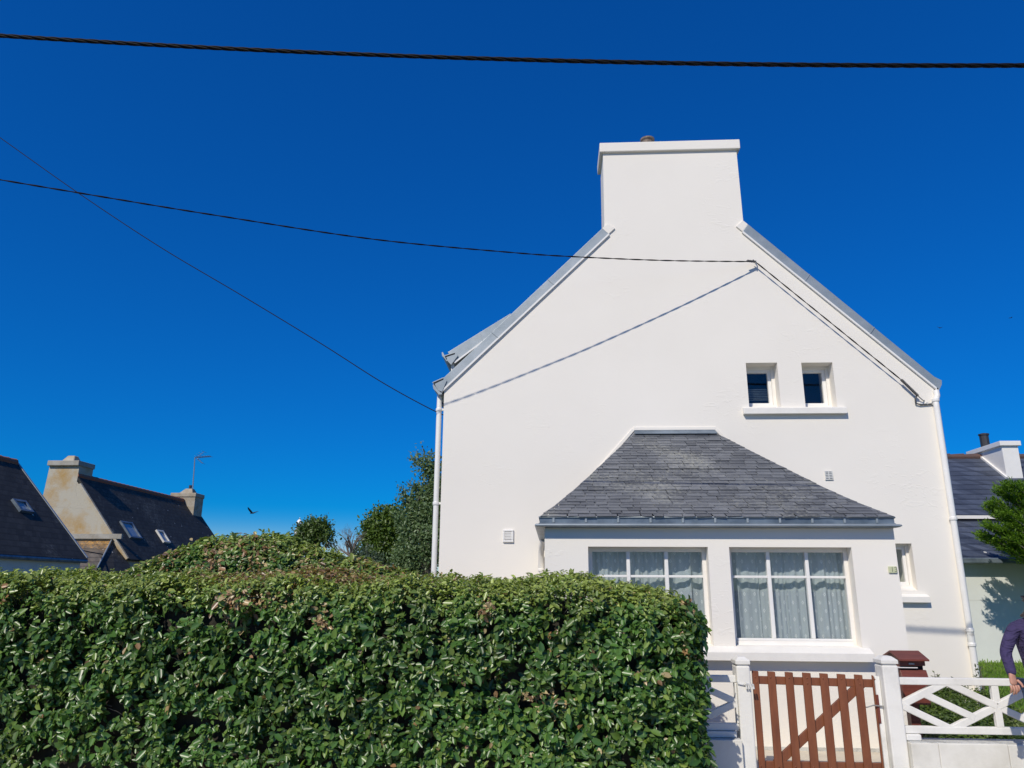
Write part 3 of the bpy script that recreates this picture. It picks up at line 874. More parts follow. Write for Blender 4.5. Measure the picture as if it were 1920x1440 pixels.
# the two hip ends, slated as one
for sgn in (0, 1):
    ex = EX0 if sgn == 0 else EX1
    tx = TX0 if sgn == 0 else TX1
    rows = 25
    for r in range(rows):
        t0, t1 = r / rows, min(1, (r + 1.9) / rows)
        y0a, y0b = EY + (TY - EY) * t0, TY
        x0_, z0_ = ex + (tx - ex) * t0, EZ + (TZ - EZ) * t0 - .07
        x1_, z1_ = ex + (tx - ex) * t1, EZ + (TZ - EZ) * t1 - .085
        y1a = EY + (TY - EY) * t1
        n = max(1, int((y0b - y0a) / .22))
        for k in range(n):
            u0, u1 = k / n, (k + 1) / n - .01
            q = [Vector((x0_, y0a + (y0b - y0a) * u0, z0_)), Vector((x0_, y0a + (y0b - y0a) * u1, z0_)), Vector((x1_, y1a + (TY - y1a) * u1, z1_)), Vector((x1_, y1a + (TY - y1a) * u0, z1_))]
            rest.hexa(q + [p + Vector((0, 0, .007)) for p in q])
tag(rest.build('slate_courses', M_['slate'], proof), kind='stuff')
# zinc apron along the top, mortar fillet on the wall
t0, t1 = roof_pt(TX0 - .02, SL - .13, .034), roof_pt(TX1 + .02, SL - .13, .034)
MB().hexa([t0, t1, Vector((TX1 - .0, TY, TZ - .01)), Vector((TX0 + .0, TY, TZ - .01)), t0 + Vector((0, -.004, .008)), t1 + Vector((0, -.004, .008)), Vector((TX1, TY, TZ + .002)), Vector((TX0, TY, TZ + .002))]).build('roof_apron', M_['zinc_dark'], proof)
for (xa, za), (xb, zb_) in (((EX0 + .02, EZ + .02), (TX0 - .02, TZ + .01)), ((TX0 - .02, TZ + .02), (TX1 + .02, TZ + .02)), ((TX1 + .02, TZ + .01), (EX1 - .02, EZ + .02))):
    MB().bar((xa, D - .008, za), (xb, D - .008, zb_), .05, .02, up=(0, 1, 0)).build('mortar_fillet', M_['wall'], proof, bevel=.006)

# porch gutter on three sides, with brackets
GP = [(0, 0), (.0, -.055), (.015, -.07), (.05, -.078), (.055, -.092), (.03, -.105), (-.10, -.11), (-.10, -.03), (-.02, -.02)]   # outwards, z
gz0 = at(1345, 970, DP - .1).z
def gutter_ring(off, z):
    return [Vector((EX0 - off, D - .004, z)), Vector((EX0 - off, EY - off, z)), Vector((EX1 + off, EY - off, z)), Vector((EX1 + off, D - .004, z))]
gr = MB()
rings = [gutter_ring(o, gz0 + z) for o, z in GP]
n = len(rings)
vs_ = [p for r in rings for p in r]
fs_ = []
for i in range(n):
    j = (i + 1) % n
    for k in range(3):
        fs_.append((i * 4 + k, i * 4 + k + 1, j * 4 + k + 1, j * 4 + k))
gr.add(vs_, fs_)
gut = gr.build('porch_gutter', M_['zinc_dark'], house)
bead = gutter_ring(.006, gz0 + .002)
MB().tube(bead, .011, 8).build('gutter_bead', M_['zinc'], gut, smooth=True)
lip = gutter_ring(.038, gz0 - .088)
MB().tube([lip[1] + Vector((0, 0, 0)), lip[2]], .0165, 8).build('gutter_lip', M_['zinc'], gut, smooth=True)
for k in range(11):
    px = 1038 + k * 60.7
    x = at(px, 978, DP - .09).x
    MB().box(x - .012, x + .012, EY - .012, EY - .001, gz0 - .058, gz0 - .002).build('gutter_bracket', M_['zinc'], gut, bevel=.003)
dpx = EX0 - .01
MB().tube([(dpx + .02, D - .35, 2.25), (dpx - .01, D - .2, 2.15), (dpx - .02, D - .09, 2.06), (dpx - .02, D - .08, 1.83), (dpx + .02, D - .07, 1.74), (dpx + .09, D - .05, 1.66), (dpx + .085, D - .05, 0)], .042, 12).build('porch_downpipe', M_['trim'], house, smooth=True)
MB().lathe((dpx - .02, D - .08, 1.82), [(.046, 0), (.049, .01), (.049, .03), (.045, .04)], 12).build('pipe_collar', M_['trim'], house)

# cable hook, terminal and wiring on the gable
br = at(1416.5, 491, D - .08)
hk = MB().tube([(br.x + .02, D, br.z + .03), (br.x + .015, D - .06, br.z + .025), (br.x, D - .085, br.z), (br.x - .005, D - .08, br.z - .04)], .009, 6)
hk.build('cable_hook', M_['steel'], house)
pa, pb = at(1722, 743, D - .06), at(1731, 751, D - .03)
MB().tube([pa, pb, (pb.x + .03, D, pb.z + .01)], .008, 6).build('cable_hook', M_['steel'], house)
lp = [at(1719, 741, D - .05), at(1716, 748, D - .04), at(1717, 756, D - .03), at(1725, 758.5, D - .025), at(1740, 758, D - .02), at(1750, 757, D - .02), at(1753, 761, D - .015), at(1754, 769, D - .01)]
MB().tube(lp, .012, 6).build('wall_cable', M_['cable_grey'], house, smooth=True)
for x, y in ((1727, 756.5), (1738, 756), (1748, 755.5)):
    c = at(x, y, D - .02)
    MB().box(c.x - .012, c.x + .012, D - .03, D, c.z - .025, c.z + .01).build('cable_clip', M_['paint_worn'], house)

# ------------------------------------------------------------------ overhead cables
def smooth_path(pts, n):
    """Catmull-Rom through pts"""
    pts = [Vector(p) for p in pts]
    P = [pts[0] * 2 - pts[1]] + pts + [pts[-1] * 2 - pts[-2]]
    out = []
    for i in range(1, len(P) - 2):
        for k in range(n):
            t = k / n
            a, b, c, d = P[i - 1:i + 3]
            out.append(.5 * ((2 * b) + (c - a) * t + (2 * a - 5 * b + 4 * c - d) * t * t + (3 * b - a - 3 * c + d) * t ** 3))
    out.append(pts[-1])
    return out

def twisted(path, strands, r, R, pitch):
    mb = MB()
    acc = 0
    ts = [0]
    for i in range(1, len(path)):
        acc += (path[i] - path[i - 1]).length
        ts.append(acc)
    for s in range(strands):
        q = []
        for i, p in enumerate(path):
            t = (path[min(i + 1, len(path) - 1)] - path[max(0, i - 1)]).normalized()
            a = t.cross(Vector((0, 0, 1))).normalized()
            b = t.cross(a)
            ang = 2 * math.pi * (ts[i] / pitch + s / strands)
            q.append(p + (a * math.cos(ang) + b * math.sin(ang)) * R)
        mb.tube(q, r, 6)
    return mb

tcp = [(0, 67), (320, 85.5), (640, 100), (960, 111.5), (1280, 119), (1600, 122.5), (1920, 122.5)]
tc3 = [at(x, y, 5.9) for x, y in tcp]
quad = np.polyfit([p.x for p in tc3], [p.z for p in tc3], 2)
xs = np.linspace(-9, 10, 520)
path = [Vector((x, 5.9, float(np.polyval(quad, x)))) for x in xs]
tag(twisted(path, 4, .0100, .0115, .55).build('overhead_power_cable', M_['cable'], smooth=True), 'thick twisted black cable crossing the whole sky above the house', 'cable')

# service cable to the hook on the gable
l0, l1 = Vector((br.x, D - .085, 0)), Vector((-2.59, 9.124, 0))
sp = [at_line(x, y, l0, l1) for x, y in ((0, 337), (150, 362), (400, 403), (700, 448.5), (960, 473.5), (1090, 482), (1250, 488.5), (1400, 490.5))]
ext = sp[0] + (sp[0] - sp[1]) * 2.5
sp = [ext] + sp + [br + Vector((0, 0, 0))]
run = [br, at(1424, 497, D - .08), at(1560, 607, D - .08), at(1692, 714, D - .075)]
path = smooth_path(sp, 40) + smooth_path(run, 30)[1:]
svc = twisted(path, 2, .0058, .0052, .5)
so = svc.build('service_cable', M_['cable'], smooth=True)
tag(so, 'twin twisted cable running from the upper left sky to the gable hook', 'cable')
g0, g1 = at(1690, 712, D - .075), at(1721, 742, D - .06)
gp = smooth_path([g0, g0.lerp(g1, .5), g1], 14)
twisted(gp, 3, .009, .014, .07).build('cable_grip', M_['cable_grey'], so)
g2 = br + Vector((-.14, -.045, -.0))
twisted(smooth_path([g2, g2.lerp(br, .5), br], 10), 2, .010, .011, .06).build('cable_grip', M_['cable_grey'], so)

w0, w1_ = at(0, 258, 12.6), at(822, 774, 11.9)
wp = [at_line(x, y, w0, w1_) for x, y in ((0, 258), (150, 364), (300, 463), (450, 552), (600, 643), (720, 719), (822, 774))]
wp = [wp[0] + (wp[0] - wp[1]) * 1.5] + wp + [Vector((XL, 11.95, wp[-1].z - .03))]
tag(MB().tube(smooth_path(wp, 16), .0085, 6).build('telephone_wire', M_['cable'], smooth=True), 'thin dark wire slanting down the sky to the left corner of the white house', 'wire')

# ------------------------------------------------------------------ fence, gate and mailbox
F = 7.05
def gate_post(px_l, px_r, ztop_px, label, name='gate_post'):
    a, b = at(px_l, 1290, F), at(px_r, 1290, F)
    x0, x1 = a.x, b.x
    zt = at((px_l + px_r) / 2, ztop_px, F).z
    zg = at((px_l + px_r) / 2, ztop_px + 14, F).z
    root = thing(name, label, 'post', ((x0 + x1) / 2, F + .08, -.02), 'gate posts')
    d = .17
    MB().box(x0, x1, F, F + d, -.05, zg - .012).build('shaft', M_['fence'], root, bevel=.012)
    MB().box(x0 + .012, x1 - .012, F + .012, F + d - .012, zg - .014, zg + .01).build('neck', M_['fence'], root)
    e = .004
    c = MB()
    xa, xb, ya, yb = x0 - e, x1 + e, F - e, F + d + e
    zm = zt - .03
    c.add([(xa, ya, zg), (xb, ya, zg), (xb, yb, zg), (xa, yb, zg), (xa, ya, zm), (xb, ya, zm), (xb, yb, zm), (xa, yb, zm),
           (xa + .035, ya + .045, zt), (xb - .035, ya + .045, zt), (xb - .035, yb - .045, zt), (xa + .035, yb - .045, zt)],
          [(0, 3, 2, 1), (0, 1, 5, 4), (1, 2, 6, 5), (2, 3, 7, 6), (3, 0, 4, 7), (4, 5, 9, 8), (5, 6, 10, 9), (6, 7, 11, 10), (7, 4, 8, 11), (8, 9, 10, 11)])
    c.build('cap', M_['fence'], root, bevel=.004)
    return root, x0, x1
pL, pl0, pl1 = gate_post(1383, 1409, 1232, 'white concrete gate post beside the hedge end')
pR, pr0, pr1 = gate_post(1658.5, 1689, 1231, 'white concrete gate post in front of the mailbox')
MB().box(pr0 - .045, pr0 - .003, F + .07, F + .12, .0, .86).build('gate_stop', M_['fence'], pR, bevel=.005)

def lattice(x0, x1, z0, z1, y0, root, half='both'):
    """concrete panel: rails, stiles and a field of sloping bars meeting at a star in the middle"""
    w, d = .058, .055
    xm = (x0 + x1) / 2
    zm = (z0 + z1) / 2
    MB().box(x0, x1, y0, y0 + d, z1 - w, z1).build('rail', M_['fence'], root, bevel=.006)
    MB().box(x0, x1, y0, y0 + d, z0, z0 + w).build('rail', M_['fence'], root, bevel=.006)
    yc = y0 + d / 2
    def bar(a, b, k=0):
        MB().bar((a[0], yc + k, a[1]), (b[0], yc + k, b[1]), w, d - .006, up=(0, 1, 0)).build('bar', M_['fence'], root, bevel=.005)
    MB().box(xm - w / 2, xm + w / 2, y0 + .004, y0 + d - .004, z0 + w, z1 - w).build('bar', M_['fence'], root, bevel=.005)
    zt, zb_ = z1 - w * .6, z0 + w * .6
    for s, xe in ((-1, x0), (1, x1)):
        xq = (xm + xe) / 2
        bar((xe, zm), (xq, zt), .001); bar((xq, zt), (xm, zm), -.001); bar((xe, zm), (xq, zb_), -.002); bar((xq, zb_), (xm, zm), .002)
        bar(((xe + xq) / 2, (zm + zt) / 2), ((xq + xm) / 2, (zb_ + zm) / 2), .0005)
    return root

def low_wall(x0, x1, root, joints):
    """low wall of painted slabs with an open coping"""
    xs = [x0] + joints + [x1]
    for i in range(len(xs) - 1):
        MB().box(xs[i] + .0015, xs[i + 1] - .0015, F - .055 + .002 * (i % 2), F + .2, -.05, .352 + .002 * (i % 2)).build('wall_slab', M_['fence_wall'], root, bevel=.006)
    MB().box(x0 + .01, x1 - .01, F - .03, F + .17, .3, .3585).build('coping', M_['coping'], root)

zt_r, zb_r = at(1760, 1272, F).z, at(1760, 1377.5, F).z
fr_ = thing('lattice_fence', 'white concrete lattice fence on a low wall, running past the mailbox', 'fence', (3.8, F, 0))
XS = at(1875, 1323, F).x
lattice(pr1 + .002, 2 * XS - pr1, zb_r, zt_r, F + .03, fr_)
low_wall(pr1 + .002, 2 * XS - pr1 + 1.8, fr_, [at(1760, 1400, F - .05).x, at(1890, 1400, F - .05).x, 4.6])
lattice(2 * XS - pr1 + .15, 2 * XS - pr1 + 1.8, zb_r, zt_r, F + .03, fr_)
MB().box(pr1 + .002, at(1729, 1384, F).x, F + .005, F + .12, .361, zb_r - .003).build('plinth_block', M_['fence'], fr_, bevel=.008)
MB().box(2 * XS - pr1 - .0, 2 * XS - pr1 + .15, F, F + .15, .36, zt_r + .1).build('end_block', M_['fence'], fr_, bevel=.01)
fl_ = thing('lattice_fence', 'short stretch of white lattice fence between hedge and gate', 'fence', (.7, F, 0))
lattice(pl0 - 1.75, pl0 - .002, zb_r, zt_r, F + .03, fl_)
low_wall(pl0 - 1.75, pl0 - .002, fl_, [.7])
MB().box(pl0 - .018, pl0 - .002, F + .022, F + .09, zb_r + .058, zt_r - .06).box(pl0 - .30, pl0 - .03, F + .005, F + .12, .361, zb_r - .003).build('plinth_block', M_['fence'], fl_, bevel=.006)

gate = thing('picket_gate', 'oxblood red wooden picket gate between two white posts', 'gate', (2.25, F + .1, .05))
GX = [(1410, 1422), (1439, 1453.5), (1472, 1486.7), (1504.5, 1520), (1537, 1552.3), (1569.5, 1585), (1602, 1617), (1635, 1648)]
YG = F + .075
for i, (a, b) in enumerate(GX):
    top = 1257.5 + 8.5 * i / 7
    A, B = at(a, top, YG), at(b, top, YG)
    x0, x1 = max(A.x, pl1 + .006), min(B.x, pr0 - .05)
    pk = MB().add([(x0, YG, .07), (x1, YG, .07), (x1, YG + .022, .07), (x0, YG + .022, .07), (x0, YG, A.z), (x1, YG, A.z - .004), (x1, YG + .022, A.z - .004), (x0, YG + .022, A.z)],
                  [(0, 3, 2, 1), (4, 5, 6, 7), (0, 1, 5, 4), (1, 2, 6, 5), (2, 3, 7, 6), (3, 0, 4, 7)]).build('picket', M_['red'], gate, bevel=.004)
    xm = (x0 + x1) / 2
    for z in ([.843, .13] + ([.80] if i % 3 == 0 else [])):
        zz = z - .006 * i / 7
        xo = xm + random.uniform(-.015, .015)
        MB().lathe((0, 0, 0), [(.008, 0), (.0075, .003), (.003, .006)], 8).build('bolt', M_['red'], pk)
        bo = bpy.context.scene.objects
        o = pk.children[-1]
        o.location = (xo, YG, zz); o.rotation_euler = (math.pi / 2, 0, 0)
xa, xb = at(1412, 1275, YG).x + .01, at(1646, 1275, YG).x
z0_, z1_ = at(1420, 1283, YG).z, at(1420, 1268, YG).z
MB().hexa([Vector(p) for p in ((xa, YG + .023, z0_), (xb, YG + .023, z0_ - .018), (xb, YG + .053, z0_ - .018), (xa, YG + .053, z0_), (xa, YG + .023, z1_), (xb, YG + .023, z1_ - .018), (xb, YG + .053, z1_ - .018), (xa, YG + .053, z1_))]).build('rail', M_['red'], gate, bevel=.004)
MB().box(xa, xb, YG + .023, YG + .053, .10, .165).build('rail', M_['red'], gate, bevel=.004)
ba, bb = at(1455, 1432, YG + .04), at(1619, 1278, YG + .04)
MB().bar((ba.x, YG + .038, ba.z), (bb.x, YG + .038, bb.z), .075, .026, up=(0, 1, 0)).build('brace', M_['red'], gate, bevel=.003)
la, lb = at(1624, 1326.5, YG - .02), at(1652, 1324, YG - .02)
MB().tube([(la.x, YG + .05, la.z - .004), (la.x + .01, YG - .01, la.z), la.lerp(lb, .5) + Vector((0, 0, .012)), lb, (lb.x + .02, F + .05, lb.z)], .006, 6).build('latch', M_['steel'], gate)
MB().box(lb.x - .03, lb.x - .008, YG - .012, YG - .001, lb.z - .14, lb.z + .09).build('latch_plate', M_['red_box'], gate, bevel=.003)
ha, hb = at(1379, 1279, F - .012), at(1412, 1287, F - .012)
hinge = MB().tube([(pl0 - .004, F - .008, ha.z + .012), (pl0 + .004, F - .01, ha.z - .012), (pl0 + .05, F - .01, hb.z + .012), (pl1 - .02, F - .012, hb.z + .01)], .006, 6)
hinge.tube([(pl1 - .05, F - .014, hb.z + .018), (pl1 + .03, F + .06, hb.z)], .012, 7)
for k in range(4):
    hinge.tube([(pl1 - .05 + k * .02, F - .02, hb.z + .02), (pl1 - .045 + k * .02, F - .022, hb.z - .02)], .008, 6)
hinge.build('hinge_wire', M_['paint_worn'], gate)

# mailbox behind the right-hand post
YM = 7.35
mx0, mx1 = at(1667, 1218, YM + .16).x + .02, at(1740.5, 1262, YM).x
mb_root = thing('mailbox', 'oxblood red wooden mailbox with pitched lid behind the gate post', 'mailbox', ((mx0 + mx1) / 2, YM + .15, 0))
zm = lambda y, Y=YM: at(1715, y, Y).z
MB().box(mx0, mx1, YM + .02, YM + .30, zm(1322), zm(1271)).build('lower_box', M_['red_box'], mb_root, bevel=.005)
MB().box(mx0 + .012, mx1 - .012, YM + .06, YM + .30, zm(1271), zm(1239)).build('body', M_['red_box'], mb_root, bevel=.004)
MB().box(mx0 + .02, mx1 - .02, YM + .052, YM + .059, zm(1256.5), zm(1249.5)).build('slot', M_['dark'], mb_root)  # near-black plate paints the shade in the open slot
sl0, sl1 = zm(1271), zm(1257)
MB().prism_yz([(YM + .0, sl0), (YM + .03, sl1), (YM + .058, sl1), (YM + .058, sl0)], mx0, mx1).build('front_panel', M_['red_box'], mb_root, bevel=.004)
MB().prism_yz([(YM + .025, zm(1249)), (YM + .025, zm(1240)), (YM + .058, zm(1240)), (YM + .058, zm(1249))], mx0 + .004, mx1 - .004).build('flap', M_['red_box'], mb_root, bevel=.004)
nn0, nn1 = at(1704, 1246, YM + .022), at(1714, 1243, YM + .022)
MB().box(nn0.x, nn1.x, YM + .018, YM + .0245, nn0.z, nn1.z).build('name_plate', M_['steel'], mb_root)
ez, rz = zm(1236), at(1700, 1219.5, YM + .16).z
MB().prism_yz([(YM - .03, ez), (YM + .16, rz), (YM + .35, ez), (YM + .35, ez - .016), (YM + .16, rz - .018), (YM - .03, ez - .016)], mx0 - .02, mx1 + .012).build('lid', M_['red_box'], mb_root, bevel=.003)
MB().prism_yz([(YM + .06, zm(1240)), (YM + .16, rz - .02), (YM + .3, zm(1240))], mx0 + .012, mx1 - .012).build('gable_board', M_['red_box'], mb_root)
MB().box((mx0 + mx1) / 2 - .04, (mx0 + mx1) / 2 + .04, YM + .1, YM + .18, -.05, zm(1322)).build('post', M_['red_box'], mb_root)
lt = MB().box(at(1678, 1252, YM + .04).x, at(1718, 1252, YM + .04).x, YM + .01, YM + .09, zm(1253), zm(1251.6))
tag(lt.build('folded_newspaper', M_['paper']), 'pale folded paper sticking out of the mailbox slot', 'newspaper')

# ------------------------------------------------------------------ neighbour to the right
NY = 16.5
nb = thing('slate_roof_house', 'pale mint house with two-step blue slate roof behind the right side', 'house', (11, NY + 3, .2))
NX0, NX1 = 6.4, 17.0
nzt = 2.19
MB().box(NX0, NX1, NY, NY + .3, -.1, nzt + .05).box(NX0, NX0 + .3, NY + .302, NY + 8, -.1, nzt + .05).box(NX1 - .3, NX1, NY + .302, NY + 8, -.1, nzt + .05).build('front_wall', M_['mint'], nb)
MB().box(NX0 + .002, NX1, NY - .003, NY, at(1820, 1125, NY).z - .004, at(1820, 1125, NY).z + .004).build('string_course', M_['cream_wall'], nb)
er = at(1830, 972, 18.0)
rr = at(1830, 857, 20.4)
e0 = (NY - .18, nzt + .05)
lr = MB().prism_yz([(e0[0], e0[1]), (18.0, er.z), (18.0, er.z - .1), (e0[0] + .02, e0[1] - .08)], NX0 - .15, NX1 + .15)
lr.build('lower_roof', M_['slate_blue'], nb)
MB().prism_yz([(17.9, er.z + .07), (20.4, rr.z), (20.4, rr.z - .1), (17.9, er.z - .03)], NX0 - .15, NX1 + .15).build('upper_roof', M_['slate_blue'], nb)
MB().prism_yz([(20.4, rr.z), (24.5, nzt), (24.5, nzt - .1), (20.4, rr.z - .1)], NX0 - .15, NX1 + .15).build('rear_roof', M_['slate_blue'], nb)
MB().box(NX0 - .15, NX1 + .15, 17.85, 17.9, er.z - .02, er.z + .055).build('roof_step_flashing', M_['white'], nb)
MB().box(NX0 - .16, NX1 + .16, e0[0] - .1, e0[0] + .0, nzt - .05, nzt + .06).build('gutter', M_['zinc_dark'], nb, bevel=.02)
MB().prism_yz([(NY + .3, nzt), (17.8, er.z - .1), (20.3, rr.z - .15), (24.3, nzt - .1), (24.3, 0), (NY + .3, 0)], NX0 + .31, NX0 + .5).build('gable_fill', M_['mint'], nb)
x = NX0 - .15
while x < NX1:
    MB().tube([(x, 20.4, rr.z + .0), (x + .385, 20.4, rr.z + .0)], [.075, .10], 10).build('ridge_tile', M_['tile_dark'], nb)
    x += .36
cf = at(1882, 828, 19.4)
cx0, cx1 = at(1883.5, 870, 19.4).x, at(1914, 870, 19.4).x
czt = at(1880, 836, 19.4).z
chb = MB().box(cx0, cx1, 19.4, 20.9, rr.z - 1.2, czt).build('chimney', M_['white'], nb)
MB().box(cx0 - .06, cx1 + .06, 19.34, 20.96, czt, czt + .12).build('chimney_cap', M_['white'], chb, bevel=.01)
fl = at(1867, 838, 20.5)
MB().lathe((cx0 + .2, 20.45, czt + .12), [(.11, 0), (.11, .36), (.13, .36), (.13, .40), (.05, .42)], 12).build('flue', M_['flue'], chb)
# sloping white flashing where the chimney meets the slates
k0 = roof_z = lambda y: er.z + .07 + (y - 17.9) * (rr.z - er.z - .07) / 2.5
MB().bar((cx0 - .02, 19.36, k0(19.36) + .02), (cx0 - .02, 20.35, k0(20.35) + .02), .05, .06).build('chimney_flashing', M_['white'], chb)

# ------------------------------------------------------------------ cottages to the left
def skylight(parent, c, along, down, nrm, w, h, frame_m):
    """roof window lying on a slope: c centre, along the eaves, down the slope"""
    def P(a, b, t): return c + along * a + down * b + nrm * t
    fr = MB()
    e = .09
    for a0, a1, b0, b1 in ((-w / 2, -w / 2 + e, -h / 2, h / 2), (w / 2 - e, w / 2, -h / 2, h / 2), (-w / 2 + e, w / 2 - e, -h / 2, -h / 2 + e), (-w / 2 + e, w / 2 - e, h / 2 - e, h / 2)):
        fr.hexa([P(a0, b0, 0), P(a1, b0, 0), P(a1, b1, 0), P(a0, b1, 0), P(a0, b0, .13), P(a1, b0, .13), P(a1, b1, .13), P(a0, b1, .13)])
    o = fr.build('skylight', frame_m, parent)
    MB().hexa([P(-w / 2 + e, -h / 2 + e, .06), P(w / 2 - e, -h / 2 + e, .06), P(w / 2 - e, h / 2 - e, .06), P(-w / 2 + e, h / 2 - e, .06),
               P(-w / 2 + e, -h / 2 + e, .075), P(w / 2 - e, -h / 2 + e, .075), P(w / 2 - e, h / 2 - e, .075), P(-w / 2 + e, h / 2 - e, .075)]).build('pane', M_['sky_pane'], o)
M_['sky_pane'] = mat('roof_window_glass', (.22, .27, .31), .12, spec=.9)

def cottage(name, label, cat, ridge, eave, y0, y1, wall_m, verge_m):
    """long house, ridge running in depth; ridge/eave = (x, z) of the slope that faces the camera side"""
    rx, rz = ridge; ex, ez = eave
    root = thing(name, label, cat, (rx, (y0 + y1) / 2, 0))
    ox = 2 * rx - ex
    MB().prism_xz([(ox + .12, -.1), (ox + .12, ez), (rx, rz - .18), (ex - .12, ez), (ex - .12, -.1)], y0, y0 + .5).build('gable_wall', wall_m, root)
    MB().prism_xz([(ox + .12, -.1), (ox + .12, ez), (rx, rz - .18), (ex - .12, ez), (ex - .12, -.1)], y1 - .5, y1).build('gable_wall', wall_m, root)
    MB().box(ex - .52, ex - .12, y0 + .5, y1 - .5, -.1, ez - .02).build('side_wall', wall_m, root)
    MB().box(ox + .12, ox + .52, y0 + .5, y1 - .5, -.1, ez - .02).build('side_wall', wall_m, root)
    s = MB()
    slope_slab(s, ex, ez - .1, rx, rz - .1, y0 + .02, y1 + .12, .1)
    slope_slab(s, ox, ez - .1, rx, rz - .1, y0 + .02, y1 + .12, .1)
    s.build('roof', M_['slate_far'], root)
    y = y0
    while y < y1 - .1:
        MB().tube([(rx, y, rz + .02), (rx, y + .43, rz + .02)], [.12, .145], 9).build('ridge_tile', M_['tile'], root)
        y += .40
    return root

# near cottage at the left edge: roof falling to the right, far verge in view
ca_r, ca_e = at(27, 868, 27), at(158, 1047, 27)
ca = cottage('slate_cottage', 'cottage with dark slate slope and single skylight at the left edge', 'cottage', (ca_r.x, ca_r.z), (ca_e.x, ca_e.z), 15, 27, M_['cream_wall'], None)
d = Vector((ca_e.x - ca_r.x, 0, ca_e.z - ca_r.z)).normalized()
nrm = Vector((-d.z, 0, d.x)); nrm = nrm if nrm.z > 0 else -nrm
def on_slope(px, py, a, dd, nn):
    """point where a sight line meets the plane through a with normal nn"""
    r_ = ray(px, py)
    return EYE + r_ * ((a - EYE).dot(nn) / r_.dot(nn))
MB().bar(Vector((ca_r.x, 27.14, ca_r.z)) + nrm * .02, Vector((ca_e.x, 27.14, ca_e.z)) + nrm * .02, .09, .07, up=nrm).build('verge_board', M_['zinc'], ca)
MB().tube([(ca_e.x + .03, 15, ca_e.z - .1), (ca_e.x + .03, 27.1, ca_e.z - .1)], .07, 8).build('gutter', M_['zinc_dark'], ca)
c = on_slope(39, 952, ca_r, d, nrm)
skylight(ca, c, Vector((0, 1, 0)), d, nrm, .68, .56, M_['zinc_dark'])

# farther cottage: lit gable with a big chimney, a second chimney at its far end
cb_r, cb_e = at(152, 896, 34), at(237, 1047, 34)
gx_c = at(120, 900, 34).x
rx = cb_r.x - .25
cb = cottage('roughcast_cottage', 'old cottage with lichen-stained gable chimney and two skylights', 'cottage', (rx, cb_r.z + .1), (cb_e.x + .1, cb_e.z), 34, 45.6, M_['roughcast'], None)
k0_, k1_ = at(89, 870, 33.9).x, at(147, 870, 33.9).x
zc = at(120, 862, 33.9).z
zlow = at(100, 925, 33.9).z
stack = MB().prism_xz([(k0_ - .45, zlow - .55), (k0_ - .02, zlow - .05), (k0_, zlow + .2), (k0_ + .06, zc - .28), (k1_ - .0, zc - .28), (k1_ + .0, zlow + .15), (k1_ + .1, zlow - .1), (k1_ + .5, zlow - .7)], 33.996, 35.1).build('chimney', M_['roughcast'], cb)
MB().box(k0_ + .02, k1_ + .05, 33.84, 35.16, zc - .28, zc - .04).build('chimney_cap', M_['roughcast_plain'], stack, bevel=.03)
pm = (k0_ + k1_) / 2 + .05
MB().add([(pm - .32, 34.1, zc - .05), (pm + .32, 34.1, zc - .05), (pm + .32, 34.8, zc - .05), (pm - .32, 34.8, zc - .05), (pm - .14, 34.3, zc + .27), (pm + .2, 34.3, zc + .27), (pm + .2, 34.6, zc + .27), (pm - .14, 34.6, zc + .27)],
         [(0, 3, 2, 1), (4, 5, 6, 7), (0, 1, 5, 4), (1, 2, 6, 5), (2, 3, 7, 6), (3, 0, 4, 7)]).build('chimney_top', M_['roughcast'], stack, bevel=.04)
db = Vector((cb_e.x + .1 - rx, 0, cb_e.z - cb_r.z - .1)).normalized()
nb_ = Vector((-db.z, 0, db.x)); nb_ = nb_ if nb_.z > 0 else -nb_
a_ = Vector((rx, 34, cb_r.z + .1))
MB().bar(Vector((rx + .3, 33.93, cb_r.z - .3)) , Vector((cb_e.x + .1, 33.93, cb_e.z - .02)), .10, .12, up=(0, 1, 0)).build('verge_stone', M_['roughcast'], cb)
gy = at(200, 1006, 33.9)
MB().box(gy.x - 2.6, cb_e.x - .3, 33.86, 33.99, gy.z - .1, gy.z + .12).build('string_course', M_['roughcast_plain'], cb)
c = on_slope(243, 996, a_, db, nb_)
skylight(cb, c, Vector((0, 1, 0)), db, nb_, 1.05, 1.0, M_['zinc_dark'])
c = on_slope(303.5, 1008, a_, db, nb_)
skylight(cb, c, Vector((0, 1, 0)), db, nb_, .7, .8, M_['cream_wall'])
fx = rx
ft = at(345, 926, 44.6)
st2 = MB().box(fx - .75, fx + .75, 44.5, 45.6, cb_r.z - 1.6, ft.z - .2).build('chimney', M_['granite'], cb)
MB().box(fx - .8, fx + .8, 44.45, 45.65, ft.z - .2, ft.z + .05).build('chimney_cap', M_['granite'], st2, bevel=.04)
MB().add([(fx - .4, 44.7, ft.z + .05), (fx + .45, 44.7, ft.z + .05), (fx + .45, 45.4, ft.z + .05), (fx - .4, 45.4, ft.z + .05), (fx - .1, 44.9, ft.z + .36), (fx + .3, 44.9, ft.z + .36), (fx + .3, 45.2, ft.z + .36), (fx - .1, 45.2, ft.z + .36)],
         [(0, 3, 2, 1), (4, 5, 6, 7), (0, 1, 5, 4), (1, 2, 6, 5), (2, 3, 7, 6), (3, 0, 4, 7)]).build('chimney_top', M_['granite'], st2)
MB().lathe((fx + .1, 45.05, ft.z + .36), [(.09, 0), (.09, .22), (.06, .22)], 10).build('flue', M_['flue'], st2)
